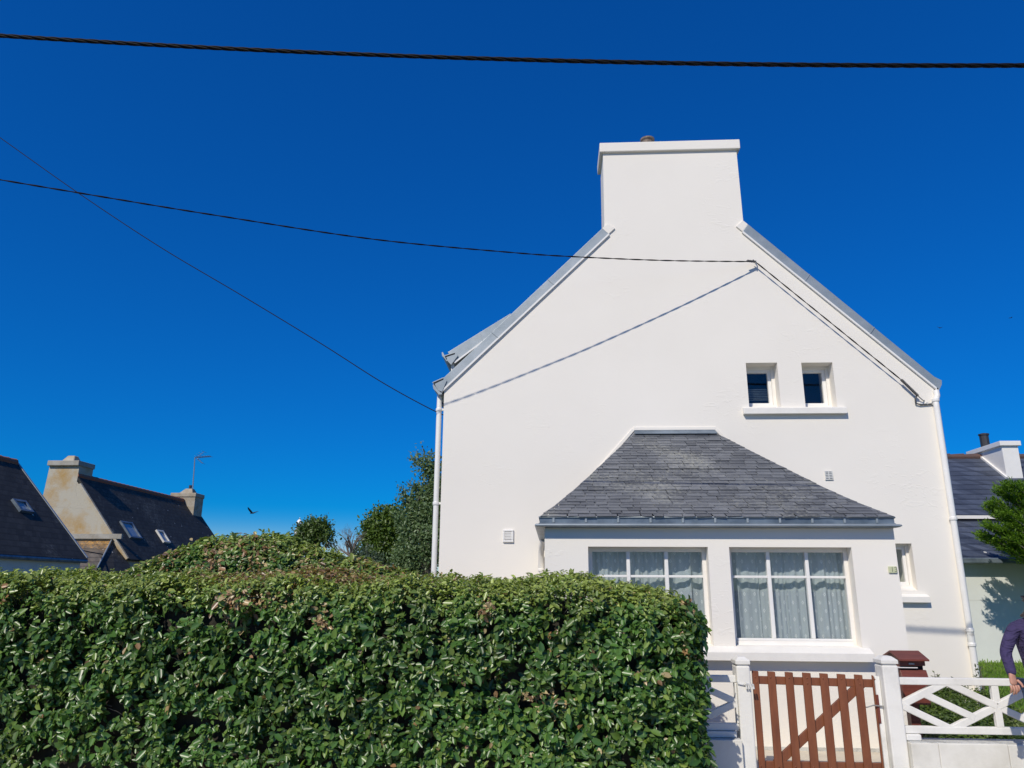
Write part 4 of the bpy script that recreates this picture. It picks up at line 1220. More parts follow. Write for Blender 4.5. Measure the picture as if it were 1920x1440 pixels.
# lean-to with an orange lichen roof against the gable
l0_, l1_ = at(140, 1013, 33.9), at(209, 1013, 33.9)
m0, m1 = at(160, 1066, 31.6), at(187, 1066, 31.6)
lean = MB().hexa([Vector((l0_.x, 33.98, l0_.z - .1)), Vector((l1_.x, 33.98, l0_.z - .1)), Vector((m1.x, 31.4, m0.z - .1)), Vector((l0_.x, 31.4, m0.z - .1)),
                  Vector((l0_.x, 33.98, l0_.z)), Vector((l1_.x, 33.98, l0_.z)), Vector((m1.x, 31.4, m0.z)), Vector((l0_.x, 31.4, m0.z))])
lean.build('lean_to_roof', M_['slate_rust'], cb)
MB().add([(l1_.x - .02, 33.97, l0_.z - .06), (m1.x - .02, 31.41, m0.z - .06), (m1.x + 1.0, 31.41, m0.z - .9), (l1_.x + 1.2, 33.97, l0_.z - 1.3), (l1_.x - .02, 33.97, 0), (m1.x - .02, 31.41, 0)],
         [(0, 1, 2, 3), (0, 4, 5, 1)]).build('lean_to_hip', M_['slate_far'], cb)
MB().tube([(l1_.x - .0, 33.9, l0_.z + .02), (m1.x, 31.4, m0.z + .02)], .03, 8).build('lean_to_verge', M_['zinc'], cb)
MB().box(l0_.x, m1.x - .1, 31.5, 33.9, -.1, m0.z - .12).build('lean_to_wall', M_['roughcast'], cb)
tag(MB().tube(smooth_path([at(-60, 952, 26), at(0, 976, 26.5), at(45, 995, 27.3), at(100, 1016, 28.5), at(150, 1031, 30), at(207, 1042, 33.7)], 8), .022, 5).build('telephone_wire', M_['cable']),
    'thin black wire sagging across the dark slate cottage roof', 'wire')
# television aerial on the far chimney
ab, at_top = at(361, 921, 45), at(365.5, 858, 45)
ant = thing('television_aerial', 'spindly television aerial on the far cottage chimney', 'aerial', (ab.x, 45, ab.z - .8))
MB().tube([(ab.x, 45, ab.z - .8), ab, at_top], .03, 6).build('mast', M_['steel'], ant)
bend = at(395, 855.5, 45)
MB().tube([at_top, bend], .022, 6).build('boom', M_['flue'], ant)
for k in range(9):
    t = .2 + .8 * k / 8
    p = at_top.lerp(bend, t)
    MB().tube([p + Vector((0, -.32, -.0)), p + Vector((0, .32, 0))], .009, 5).build('element', M_['steel'], ant)
for s in (-1, 1):
    c = at_top + Vector((.1, 0, 0))
    for k in range(4):
        q = c + Vector((.05 + .13 * k, 0, s * (.06 + .1 * k)))
        MB().tube([q + Vector((0, -.35, 0)), q + Vector((0, .35, 0))], .009, 5).build('reflector_rod', M_['steel'], ant)
    MB().tube([c, c + Vector((.45, 0, s * .38))], .012, 5).build('reflector_arm', M_['steel'], ant)

# lighthouse far off
lh = at(561, 985, 450)
top = at(561, 972, 450).z
lt_ = thing('lighthouse', 'white domed lighthouse top just above the far trees', 'lighthouse', (lh.x, 450, 0))
MB().lathe((lh.x, 450, 0), [(4.2, 0), (2.3, lh.z - 5.0)], 24).build('tower', M_['granite'], lt_)
MB().lathe((lh.x, 450, lh.z - 5.0), [(2.3, 0), (2.7, .4), (2.7, 1.0), (1.9, 1.02), (1.9, 3.4)], 24).build('gallery', M_['lamp_white'], lt_)
MB().lathe((lh.x, 450, lh.z - 1.6), [(1.5, 0), (1.5, 2.2)], 16).build('lantern', M_['lamp_glass'], lt_)
MB().lathe((lh.x, 450, lh.z + .6), [(1.75, 0), (1.75, .5), (1.6, 1.5), (1.1, 2.4), (.4, 3.0), (.12, 3.2), (.12, top - lh.z)], 20).build('dome', M_['lamp_white'], lt_, smooth=True)

# ------------------------------------------------------------------ foliage
def leaf_mesh(name, m, p, d, n, L, W, col, fold=.18, droop=.12):
    """N leaves: base p, axis d, normal n; two folded halves each, colour per leaf"""
    p, d, n = (np.asarray(a, float) for a in (p, d, n))
    L, W = np.asarray(L, float)[:, None], np.asarray(W, float)[:, None]
    d = d / np.linalg.norm(d, axis=1, keepdims=True)
    s = np.cross(d, n); s /= np.linalg.norm(s, axis=1, keepdims=True) + 1e-9
    n = np.cross(s, d)
    k = len(p)
    V = np.empty((k, 6, 3))
    V[:, 0] = p
    V[:, 1] = p + .30 * L * d + .44 * W * s + fold * W * n
    V[:, 2] = p + .68 * L * d + .40 * W * s + (fold * W - droop * .5 * L) * n
    V[:, 3] = p + L * d - droop * L * n
    V[:, 4] = p + .68 * L * d - .40 * W * s + (fold * W - droop * .5 * L) * n
    V[:, 5] = p + .30 * L * d - .44 * W * s + fold * W * n
    idx = np.arange(k)[:, None] * 6
    Fq = np.concatenate([idx + np.array([[0, 1, 2, 3]]), idx + np.array([[0, 3, 4, 5]])], axis=1).reshape(-1, 4)
    me = bpy.data.meshes.new(name)
    me.vertices.add(k * 6)
    me.vertices.foreach_set('co', V.reshape(-1).astype(np.float32))
    nf = len(Fq)
    me.loops.add(nf * 4)
    me.loops.foreach_set('vertex_index', Fq.reshape(-1).astype(np.int32))
    me.polygons.add(nf)
    me.polygons.foreach_set('loop_start', (np.arange(nf) * 4).astype(np.int32))
    me.polygons.foreach_set('loop_total', np.full(nf, 4, np.int32))
    me.update(calc_edges=True)
    ca_ = me.color_attributes.new('Col', 'FLOAT_COLOR', 'POINT')
    c4 = np.ones((k, 6, 4), np.float32)
    c4[:, :, :3] = np.asarray(col)[:, None, :]
    ca_.data.foreach_set('color', c4.reshape(-1))
    me.materials.append(m)
    return me

def unit(a):
    return a / (np.linalg.norm(a, axis=1, keepdims=True) + 1e-9)

def vnoise(P, f, seed=0):
    return np.array([mnoise.noise(Vector((x * f + seed, y * f + seed * 1.7, z * f - seed))) for x, y, z in P])

def sprigs(P, Nn, per, L0, up=.45, spread=.75, stem=.075):
    """turn twig roots P with outward normals into leaves set round short twigs"""
    k = len(P)
    tw = unit(Nn * .8 + np.array([[0, 0, up]]) + rng.normal(0, .55, (k, 3)))
    rep = lambda a: np.repeat(a, per, axis=0)
    t = np.tile(np.linspace(.0, 1, per), k)
    base = rep(P) + rep(tw) * (t * stem)[:, None] + rng.normal(0, .006, (k * per, 3))
    side = unit(rng.normal(0, 1, (k * per, 3)))
    nrm = unit(rep(Nn) * .85 + np.array([[-.12, -.12, .42]]) + rng.normal(0, .36, (k * per, 3)))
    axis = unit(rep(tw) * .22 + side * spread + np.array([[0, 0, -.12]]))
    axis = unit(axis - nrm * ((axis * nrm).sum(1)[:, None] * .72))
    L = L0 * np.exp(rng.normal(0, .28, k * per))
    return base, axis, nrm, L, rep(P)

def hedge_colours(P, N_, topness, dry):
    k = len(P)
    r = rng.random(k)
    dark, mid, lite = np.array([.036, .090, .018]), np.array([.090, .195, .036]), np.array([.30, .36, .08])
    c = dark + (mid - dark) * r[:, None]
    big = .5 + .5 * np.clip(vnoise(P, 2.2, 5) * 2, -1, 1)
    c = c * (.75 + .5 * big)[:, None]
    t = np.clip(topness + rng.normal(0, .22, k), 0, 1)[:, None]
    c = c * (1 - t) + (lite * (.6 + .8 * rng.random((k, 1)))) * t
    young = rng.random(k) < .025
    c[young] = np.array([.14, .22, .03]) * (.7 + .5 * rng.random((young.sum(), 1)))
    dm = rng.random(k) < dry
    tan = np.array([[.40, .28, .13], [.30, .17, .08], [.46, .36, .18], [.20, .12, .06]])[rng.integers(0, 4, k)]
    c[dm] = tan[dm] * (.6 + .7 * rng.random((dm.sum(), 1)))
    return c

def project(V):
    V = np.asarray(V) - np.array(EYE)
    dd = V @ np.array(_fwd)
    return 960 + FPX * (V @ np.array(CR)) / dd, 720 - FPX * (V @ np.array(CU)) / dd, dd

# --- front hedge: clipped, rounded, running from beyond the left edge to the gate
HX1 = 1.19
hedge = thing('clipped_hedge', 'long clipped evergreen hedge filling the lower left foreground', 'hedge', (-2.5, 6.6, -.02))
def hedge_top(x):
    z = 1.70 + .012 * math.sin(x * 2.1) + .018 * math.sin(x * 5.3 + 1)
    z -= .05 * max(0, min(1, (x + .4) / 1.2))
    z -= max(0, (x - .78) / .40) ** 2 * .22
    return z
def hedge_surface(u, x):
    """u: arc from the foot of the front (0) over the shoulder to the back (1); returns point and normal"""
    zt = hedge_top(x)
    yb = 6.2
    if u < .48:
        t = u / .48
        z = .0 + t * (zt - .30)
        y = yb + .03 * math.sin(t * 3.1)
        return Vector((x, y, z)), Vector((0, -1, .08))
    if u < .66:
        a = (u - .48) / .18 * math.pi / 2
        y = yb + .26 - .26 * math.cos(a)
        z = zt - .30 + .22 * math.sin(a)
        return Vector((x, y, z)), Vector((0, -math.cos(a), math.sin(a)))
    t = (u - .66) / .34
    y = yb + .26 + t * 1.05
    z = zt - .08 + .10 * t - .12 * max(0, t - .85) / .15
    return Vector((x, y, z)), Vector((0, -.12, 1))
rs = random.Random(3)
P, Nn, Tn = [], [], []
while len(P) < 20500:
    x = rs.uniform(-6.6, HX1)
    u = rs.random() ** .9
    p, n = hedge_surface(u, x)
    if p.z < .25 and rs.random() < .6: continue
    # round the free end
    if x > HX1 - .22:
        k = (x - (HX1 - .22)) / .22
        p.y += .20 * k * k if p.y < 6.8 else 0
        n = (n + Vector((k * 1.2, 0, 0))).normalized()
    q = mnoise.noise(p * 1.7) * .07 + mnoise.noise(p * 4.5 + Vector((9, 0, 0))) * .05
    hollow = mnoise.noise(p * 2.6 + Vector((3, 7, 1)))
    cl = mnoise.noise(p * 8.0 + Vector((1, 4, 2)))
    if cl < -.06 and rs.random() < (.88 if u < .6 else .3): continue
    q += .05 * cl
    depth = rs.expovariate(1 / .06)
    if hollow > .43 and u < .6:
        if rs.random() < .8: continue
        depth += .1
    p = p + n.normalized() * (q - depth - .03)
    if p.x > HX1 + .04: continue
    P.append(p[:]); Nn.append(n.normalized()[:]); Tn.append(1.0 if u > .62 else max(0, (u - .46) / .16))
# the rounded right-hand end
for _ in range(2200):
    y = rs.uniform(6.28, 7.0); z = rs.uniform(.2, 1.45)
    bulge = .05 * math.sin((z) * 5 + 1) + mnoise.noise(Vector((z * 2.2, y * 2, 4))) * .07
    x = HX1 - .05 + bulge - .25 * max(0, (z - 1.25) / .3) ** 2 - .12 * max(0, (6.48 - y) / .2) ** 2
    P.append((x - rs.expovariate(1 / .04), y, z)); Nn.append((.85, -.5, .1)); Tn.append(0)
P, Nn, Tn = np.array(P), np.array(Nn), np.array(Tn)
base, axis, nrm, L, root = sprigs(P, Nn, 6, .049, up=.22, stem=.055)
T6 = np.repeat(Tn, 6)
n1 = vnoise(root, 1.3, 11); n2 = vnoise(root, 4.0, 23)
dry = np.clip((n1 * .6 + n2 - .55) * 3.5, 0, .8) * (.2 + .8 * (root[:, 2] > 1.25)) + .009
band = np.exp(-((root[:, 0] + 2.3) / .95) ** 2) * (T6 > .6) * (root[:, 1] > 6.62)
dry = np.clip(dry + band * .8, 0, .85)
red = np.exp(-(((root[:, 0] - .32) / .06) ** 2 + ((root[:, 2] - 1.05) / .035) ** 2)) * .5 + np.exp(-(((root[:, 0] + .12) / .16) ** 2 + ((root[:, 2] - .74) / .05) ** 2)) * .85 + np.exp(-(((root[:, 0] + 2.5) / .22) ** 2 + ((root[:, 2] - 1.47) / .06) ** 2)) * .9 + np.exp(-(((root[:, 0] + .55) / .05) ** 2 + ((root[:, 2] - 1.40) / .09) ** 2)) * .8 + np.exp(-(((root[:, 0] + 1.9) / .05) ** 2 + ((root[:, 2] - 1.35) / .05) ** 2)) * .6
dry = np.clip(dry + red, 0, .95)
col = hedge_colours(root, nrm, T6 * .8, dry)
shr = np.where(T6 > .5, .78, 1.0)
L = L * shr * np.where(root[:, 2] < 1.3, 1.08, .92)
W = L * rng.uniform(.50, .68, len(L))
# the 300 leaves that show largest become leaves of their own
px, py, dd = project(base + axis * L[:, None] * .5)
view = unit(np.array(EYE) - base)
facing = np.abs((nrm * view).sum(1))
front = (root[:, 1] < 6.43) & (px > 0) & (px < 1920) & (py < 1440)
outer = -base[:, 1]
score = np.where(front, L * W * facing / dd ** 2 * (1 + 2.0 * (outer > np.quantile(outer, .8))), 0)
big = np.argsort(-score)[:300]
keep = np.ones(len(L), bool); keep[big] = False
me = leaf_mesh('foliage', M_['leaf'], base[keep], axis[keep], nrm[keep], L[keep], W[keep], col[keep])
o = bpy.data.objects.new('foliage', me); link(o, hedge); tag(o, kind='stuff')
variants = []
for v, cc in enumerate(((.035, .09, .018), (.048, .12, .024), (.062, .145, .03), (.075, .17, .034), (.055, .135, .036), (.14, .24, .045))):
    variants.append(leaf_mesh('leaf', M_['leaf'], [(0, 0, 0)], [(1, 0, 0)], [(0, 0, 1)], [1], [.58], [cc], fold=.16 + .03 * (v % 3), droop=.08 + .04 * (v % 2)))
for i in big:
    d_ = Vector(axis[i]).normalized(); s_ = d_.cross(Vector(nrm[i])).normalized(); n_ = s_.cross(d_)
    Mx = Matrix((( d_.x, -s_.x, n_.x), (d_.y, -s_.y, n_.y), (d_.z, -s_.z, n_.z))).to_4x4()
    o = bpy.data.objects.new('leaf', variants[rs.choice((0, 1, 1, 2, 2, 3, 3, 4, 4, 2, 3, 5)) if rs.random() < .9 else 5])
    link(o, hedge)
    o.matrix_basis = Matrix.Translation(Vector(base[i])) @ Mx @ Matrix.Scale(L[i], 4)
# solid dark core against see-through; the inner shade is put into its colour
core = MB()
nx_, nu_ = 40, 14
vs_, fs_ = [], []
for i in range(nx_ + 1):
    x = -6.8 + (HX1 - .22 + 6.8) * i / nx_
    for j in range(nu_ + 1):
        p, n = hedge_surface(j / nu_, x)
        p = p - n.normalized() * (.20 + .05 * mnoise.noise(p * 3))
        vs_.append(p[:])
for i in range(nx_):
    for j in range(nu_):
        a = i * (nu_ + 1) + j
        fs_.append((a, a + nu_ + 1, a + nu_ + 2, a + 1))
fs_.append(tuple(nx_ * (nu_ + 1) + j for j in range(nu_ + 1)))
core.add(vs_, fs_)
core.build('dark_core', M_['twig'], hedge)
# a few bare twigs and shoots
tw = MB()
for _ in range(420):
    x = rs.uniform(-5, HX1 - .1); u = rs.uniform(.1, .9)
    p, n = hedge_surface(u, x)
    p = p - n * .16
    q = p + (n + Vector((rs.gauss(0, .4), rs.gauss(0, .3), rs.uniform(.1, .6)))).normalized() * rs.uniform(.1, .2)
    tw.tube([p, (p + q) / 2 + Vector((rs.gauss(0, .01), 0, .01)), q], [.004, .003, .0015], 4)
tag(tw.build('twigs', M_['deadwood'], hedge), kind='stuff')

# --- taller hedge mound behind it
mound = thing('hedge_mound', 'rounded taller hedge rising behind the clipped hedge, browned on top', 'hedge', (-3.2, 9.2, 0))
mpx = [(215, 1085), (285, 1056), (330, 1036), (390, 1014), (450, 1004), (490, 1001), (540, 1010), (600, 1032), (660, 1049), (730, 1067), (800, 1085)]
mpt = [at(x, y, 9.3) for x, y in mpx]
mx_ = np.array([p.x for p in mpt]); mz_ = np.array([p.z for p in mpt])
P, Nn, Tn = [], [], []
while len(P) < 5200:
    x = rs.uniform(mx_[0] - .6, mx_[-1])
    zt = float(np.interp(x, mx_, mz_)) - .05
    a = rs.uniform(-.25, 1) * math.pi / 2 * 1.15
    y = 9.3 - .75 * math.cos(max(a, 0)) ; z = zt - .55 + .55 * math.sin(max(a, 0)) if a > 0 else zt - .55 + a * .8
    n = Vector((0, -math.cos(max(a, 0)), max(.1, math.sin(max(a, 0)))))
    slope = (np.interp(x + .1, mx_, mz_) - np.interp(x - .1, mx_, mz_)) / .2
    n = (n + Vector((-slope * n.z, 0, 0))).normalized()
    p = Vector((x, y, z))
    p += n * (mnoise.noise(p * 2.1) * .07 + mnoise.noise(p * 5) * .04 - rs.expovariate(1 / .04))
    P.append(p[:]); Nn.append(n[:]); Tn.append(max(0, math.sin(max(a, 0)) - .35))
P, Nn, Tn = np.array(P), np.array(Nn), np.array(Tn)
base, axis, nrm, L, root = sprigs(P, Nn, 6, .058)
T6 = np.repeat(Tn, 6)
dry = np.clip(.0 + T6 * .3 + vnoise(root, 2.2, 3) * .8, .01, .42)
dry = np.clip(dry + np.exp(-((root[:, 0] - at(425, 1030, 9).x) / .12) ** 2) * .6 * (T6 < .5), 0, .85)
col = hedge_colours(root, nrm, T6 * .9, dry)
me = leaf_mesh('foliage', M_['leaf'], base, axis, nrm, L, L * .5, col)
o = bpy.data.objects.new('foliage', me); link(o, mound); tag(o, kind='stuff')
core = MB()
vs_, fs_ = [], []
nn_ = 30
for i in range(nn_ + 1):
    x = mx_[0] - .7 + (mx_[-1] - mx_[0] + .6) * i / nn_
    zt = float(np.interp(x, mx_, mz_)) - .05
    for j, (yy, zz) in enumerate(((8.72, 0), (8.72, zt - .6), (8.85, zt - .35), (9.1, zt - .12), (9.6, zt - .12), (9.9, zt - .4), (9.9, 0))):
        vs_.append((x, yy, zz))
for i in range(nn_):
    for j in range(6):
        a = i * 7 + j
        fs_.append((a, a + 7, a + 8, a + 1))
core.add(vs_, fs_).build('dark_core', M_['twig'], mound)  # solid core sheet, shade within the mound put into its colour

# --- trees
def limb(mb, p, d, L, r, depth, rs, up=.25, kids=3, spread=.7, tips=None, bend=.12):
    pts, rad = [Vector(p)], [r]
    q = Vector(p); dd_ = Vector(d).normalized()
    for k in range(4):
        dd_ = (dd_ + Vector((rs.gauss(0, bend), rs.gauss(0, bend), rs.gauss(0, bend) + up * .08))).normalized()
        q = q + dd_ * L / 4
        pts.append(q.copy()); rad.append(r * (1 - .16 * (k + 1)))
    mb.tube(pts, rad, 6 if r > .02 else 4)
    if depth <= 0:
        if tips is not None: tips.append((q, dd_))
        return
    for k in range(kids):
        t = rs.uniform(.45, 1.0)
        i = min(3, int(t * 4))
        b = pts[i].lerp(pts[i + 1], t * 4 - i if t < 1 else 1)
        nd = (dd_ + Vector((rs.gauss(0, spread), rs.gauss(0, spread), rs.gauss(0, spread * .6) + up))).normalized()
        limb(mb, b, nd, L * rs.uniform(.55, .8), rad[i] * rs.uniform(.45, .65), depth - 1, rs, up, kids, spread, tips, bend)

def blob_tree(name, label, blobs, Y, trunk_px, n_clump, per, leaf, cols, group=None, seed=1, depth_k=.8, m='tree_leaf', cat='tree', sprays=()):
    """crown filled clump by clump inside overlapping lobes (px, py, radius in px at depth Y)"""
    rs = random.Random(seed)
    base_p = at(trunk_px, 1090, Y); base_p.z = 0
    root = thing(name, label, cat, base_p[:], group)
    C, Rr = [], []
    for (x, y, r) in blobs:
        C.append(at(x, y, Y)); Rr.append(r * Y / FPX)
    tk = MB()
    ctr = sum(C, Vector((0, 0, 0))) / len(C)
    fork = base_p.lerp(Vector((ctr.x, Y, ctr.z)), .55)
    rt = .035 * (max(c.z for c in C))
    tk.tube([base_p, base_p.lerp(fork, .5) + Vector((.05, 0, 0)), fork], [rt * 1.3, rt, rt * .8], 8)
    for c, r in zip(C, Rr):
        mid = fork.lerp(c, .55) + Vector((rs.gauss(0, .1), rs.gauss(0, .15), rs.gauss(0, .1)))
        tk.tube([fork, mid, c], [rt * .5, rt * .3, rt * .12], 6)
        for _ in range(6):
            e = c + Vector((rs.gauss(0, 1), rs.gauss(0, 1), rs.gauss(.2, 1))).normalized() * r * .9
            tk.tube([mid.lerp(c, .7), c.lerp(e, .5) + Vector((0, 0, .05)), e], [rt * .12, rt * .08, .006], 4)
    for (x0_, y0_, x1__, y1__) in sprays:
        a, b = at(x0_, y0_, Y), at(x1__, y1__, Y)
        tk.tube([a, a.lerp(b, .5) + Vector((.02, .05, 0)), b], [.02, .014, .005], 4)
    tk.build('trunk', M_['bark'], root)
    vol = np.array([r ** 2.2 for r in Rr]); vol /= vol.sum()
    PC, NC = [], []
    for _ in range(n_clump):
        i = rs.choices(range(len(C)), vol)[0]
        v = Vector((rs.gauss(0, 1), rs.gauss(0, 1), rs.gauss(0, 1))).normalized()
        rad = Rr[i] * (rs.random() ** .35) * (1 + .22 * mnoise.noise(C[i] * 3 + v * 2.2))
        p = C[i] + Vector((v.x, v.y * depth_k, v.z)) * rad
        if p.z < .1: continue
        if mnoise.noise(p * (1.6 * 14 / Y)) > .33: continue
        PC.append(p); NC.append((v + Vector((0, 0, .3))).normalized())
    for (x0_, y0_, x1__, y1__) in sprays:
        a, b = at(x0_, y0_, Y), at(x1__, y1__, Y)
        for k in range(16):
            PC.append(a.lerp(b, rs.random() ** .7) + Vector((rs.gauss(0, .045), rs.gauss(0, .07), rs.gauss(0, .045)))); NC.append(Vector((-.2, -.4, .8)))
    k = len(PC)
    PC = np.array([p[:] for p in PC]); NC = np.array([n[:] for n in NC])
    pos = np.repeat(PC, per, axis=0) + rng.normal(0, leaf * 1.2, (k * per, 3))
    nr = unit(np.repeat(NC, per, axis=0) * .6 + rng.normal(0, .6, (k * per, 3)) + np.array([[0, 0, .3]]))
    ax = unit(rng.normal(0, 1, (k * per, 3)) + np.array([[0, 0, .15]]))
    L = leaf * np.exp(rng.normal(0, .3, k * per))
    c0_, c1_ = np.array(cols[0]), np.array(cols[1])
    tone = np.clip(np.repeat(rng.random(k), per) * .6 + rng.random(k * per) * .5, 0, 1)
    cc = c0_ + (c1_ - c0_) * tone[:, None]
    me = leaf_mesh('crown', M_[m], pos, ax, nr, L, L * .55, cc, fold=.1)
    o = bpy.data.objects.new('crown', me); link(o, root); tag(o, kind='stuff')
    return root

blob_tree('broadleaf_tree', 'tall loose grey-green tree pressed against the left edge of the white house',
          [(800, 1010, 52), (772, 1045, 42), (812, 960, 44), (776, 975, 34), (812, 915, 30), (790, 932, 26), (815, 880, 17), (768, 938, 18), (840, 930, 45), (840, 1000, 60), (760, 1075, 34)], 19.0, 815, 2400, 12, .066,
          ((.06, .12, .045), (.22, .30, .15)), seed=5, sprays=((806, 905, 792, 838), (806, 890, 778, 850), (814, 880, 808, 852), (780, 960, 750, 918), (790, 930, 765, 905), (800, 890, 776, 862)))
blob_tree('dark_tree', 'dense dark green tree with flat rounded top beside the taller grey-green tree',
          [(714, 985, 32), (700, 1005, 26), (735, 985, 32), (725, 1020, 38), (705, 1040, 30), (745, 1030, 32), (722, 965, 17), (745, 962, 16), (693, 985, 14)], 20.5, 722, 1700, 8, .075,
          ((.04, .09, .015), (.16, .24, .045)), seed=8)
blob_tree('round_tree', 'compact round-topped tree in front of the lighthouse', [(580, 1003, 24), (552, 1015, 12), (602, 1006, 21), (588, 1020, 24), (612, 1022, 14), (580, 998, 14), (598, 992, 14)], 22, 588, 1100, 8, .075,
          ((.035, .08, .02), (.14, .21, .05)), seed=9, sprays=((590, 992, 594, 973), (600, 992, 606, 976), (608, 998, 611, 975), (577, 992, 580, 981), (584, 988, 586, 978)))
bt_p = at(661, 1085, 18.5); bt_p.z = 0
bt = thing('bare_tree', 'small leafless tree with fine grey branches before the dark tree', 'tree', bt_p[:])
rs2 = random.Random(21)
bm_ = MB(); tips = []
trunk_top = at(659, 1042, 18.5)
bm_.tube([bt_p, bt_p.lerp(trunk_top, .5) + Vector((.04, 0, 0)), trunk_top], [.07, .06, .045], 7)
for tx, ty in ((632, 985), (640, 1000), (655, 985), (668, 980), (676, 988), (684, 1000), (628, 1015), (645, 1025), (690, 1020), (662, 1000)):
    e = at(tx, ty, 18.5) + Vector((0, rs2.gauss(0, .25), 0))
    v = e - trunk_top
    limb(bm_, trunk_top - Vector((0, 0, rs2.uniform(0, .25))), v, v.length * .62, .04, 3, rs2, up=.18, kids=3, spread=.55, tips=tips)
bm_.build('branches', M_['deadwood'], bt)
# grey-green low shrubs under the bare tree
blob_tree('grey_shrub', 'pale grey-green shrub at the foot of the bare tree', [(682, 1050, 20), (700, 1062, 20), (672, 1068, 16)], 17.5, 685, 420, 8, .06, ((.05, .085, .05), (.13, .18, .11)), seed=12, cat='shrub')

# conifer at the right edge, in front of the mint wall
ctree = thing('conifer', 'bright green conifer with layered feathery branches at the right edge', 'tree', (9.9, 15.2, .15))
YC = 15.2
rs3 = random.Random(4)
ct = MB()
ct.tube([(9.95, YC, 0), (9.9, YC, 1.6), (9.95, YC + .05, 3.2), (10.0, YC, 4.6)], [.16, .13, .09, .03], 8)
PN, AN, NNn, LN, CN = [], [], [], [], []
fronds = [(1846, 1008, 1.7), (1842, 1006, 2.0), (1852, 985, 2.0), (1858, 990, 2.1), (1856, 958, 2.3), (1862, 950, 2.3), (1868, 942, 2.5), (1880, 919, 2.7), (1876, 925, 2.6), (1900, 910, 3.0), (1890, 915, 2.9), (1915, 915, 3.1), (1905, 965, 2.4), (1895, 985, 2.2), (1900, 1020, 1.9), (1885, 1028, 1.7), (1870, 1015, 1.8), (1912, 940, 2.7), (1884, 960, 2.3), (1930, 905, 3.2), (1935, 960, 2.5), (1930, 1010, 2.0), (1880, 995, 2.0), (1872, 970, 2.2), (1900, 940, 2.6),
          (1915, 1000, 2.0), (1890, 1010, 1.9)]
for (fx_, fy_, z0f) in fronds:
    for rep_ in range(4):
        tip = at(fx_ + rs3.uniform(-1, 5) * rep_, fy_ + rs3.uniform(-3, 5) * rep_, YC - rs3.uniform(-.35, .55))
        if rep_ > 1:                             # the side of the tree beyond the picture
            tip = Vector((2 * 9.93 - tip.x + rs3.uniform(-.2, .2), 2 * YC - tip.y, tip.z + rs3.uniform(-.3, .9)))
        st = Vector((9.93, YC, min(tip.z - .15, z0f)))
        mid = st.lerp(tip, .55) + Vector((0, 0, -.04))
        ct.tube([st, mid, tip], [.035, .02, .006], 5)
        ln = (tip - st).length
        nsub = int(ln * 44)
        for k in range(nsub):
            t = 1 - rs3.random() ** 1.3 * .8
            c = st.lerp(mid, t / .55) if t < .55 else mid.lerp(tip, (t - .55) / .45)
            w = .018 + .12 * (1 - t)
            sd = Vector((rs3.gauss(0, w), rs3.gauss(0, w), abs(rs3.gauss(0, w * .3)) - .005))
            c2 = c + sd
            dr = ((tip - st).normalized() * 1.1 + sd.normalized() * .5 + Vector((0, 0, .22))).normalized()
            for j in range(9):
                PN.append((c2 + dr * (.02 * j) + Vector((rs3.gauss(0, .012), rs3.gauss(0, .015), rs3.gauss(0, .008))))[:])
                AN.append((dr + Vector((rs3.gauss(0, .5), rs3.gauss(0, .5), rs3.gauss(0, .4)))).normalized()[:])
                NNn.append((rs3.gauss(0, .5), rs3.gauss(-.3, .5), 1))
                LN.append(rs3.uniform(.04, .085))
                g = rs3.random() * .7 + .3 * rs3.random()
                CN.append((.07 + .13 * g, .14 + .2 * g, .015 + .025 * g))
ct.build('trunk', M_['bark'], ctree)
LN = np.array(LN)
me = leaf_mesh('crown', M_['needle'], PN, AN, NNn, LN, LN * .34, np.array(CN), fold=.05, droop=.05)
o = bpy.data.objects.new('crown', me); link(o, ctree); tag(o, kind='stuff')

# --- garden planting behind the right-hand fence
def grass_patch(name, label, n, xr_, yr_, zf, h, cols, seed, dens=None):
    r_ = np.random.default_rng(seed)
    x = r_.uniform(*xr_, n); y = r_.uniform(*yr_, n)
    z = np.array([zf(a, b) for a, b in zip(x, y)])
    pos = np.stack([x, y, z], 1)
    ax = unit(np.stack([r_.normal(0, .35, n), r_.normal(0, .35, n), np.ones(n)], 1))
    nr = unit(np.stack([r_.normal(0, 1, n), r_.normal(-.5, 1, n), np.zeros(n) + .2], 1))
    L = h * np.exp(r_.normal(0, .3, n))
    c0_, c1_ = np.array(cols[0]), np.array(cols[1])
    t = np.clip(r_.random(n) * .6 + .4 * (.5 + vnoise(pos, 1.2, 2)), 0, 1)
    me = leaf_mesh(name, M_['grass'], pos, ax, nr, L, L * .16 + .004, c0_ + (c1_ - c0_) * t[:, None], fold=.05, droop=.25)
    o = bpy.data.objects.new(name, me); COL.objects.link(o)
    return tag(o, label, 'grass', kind='stuff')
grass_patch('lawn_grass', 'bright lawn grass in front of the pale mint wall', 16000, (5.7, 10.5), (11.3, 16.45), LAWN_Z, .05, ((.09, .2, .02), (.22, .34, .05)), 5)
grass_patch('rough_grass', 'mixed grass and low herbs behind the lattice fence', 9000, (3.9, 8), (8.2, 11.3), LAWN_Z, .06, ((.08, .13, .02), (.2, .2, .06)), 6)
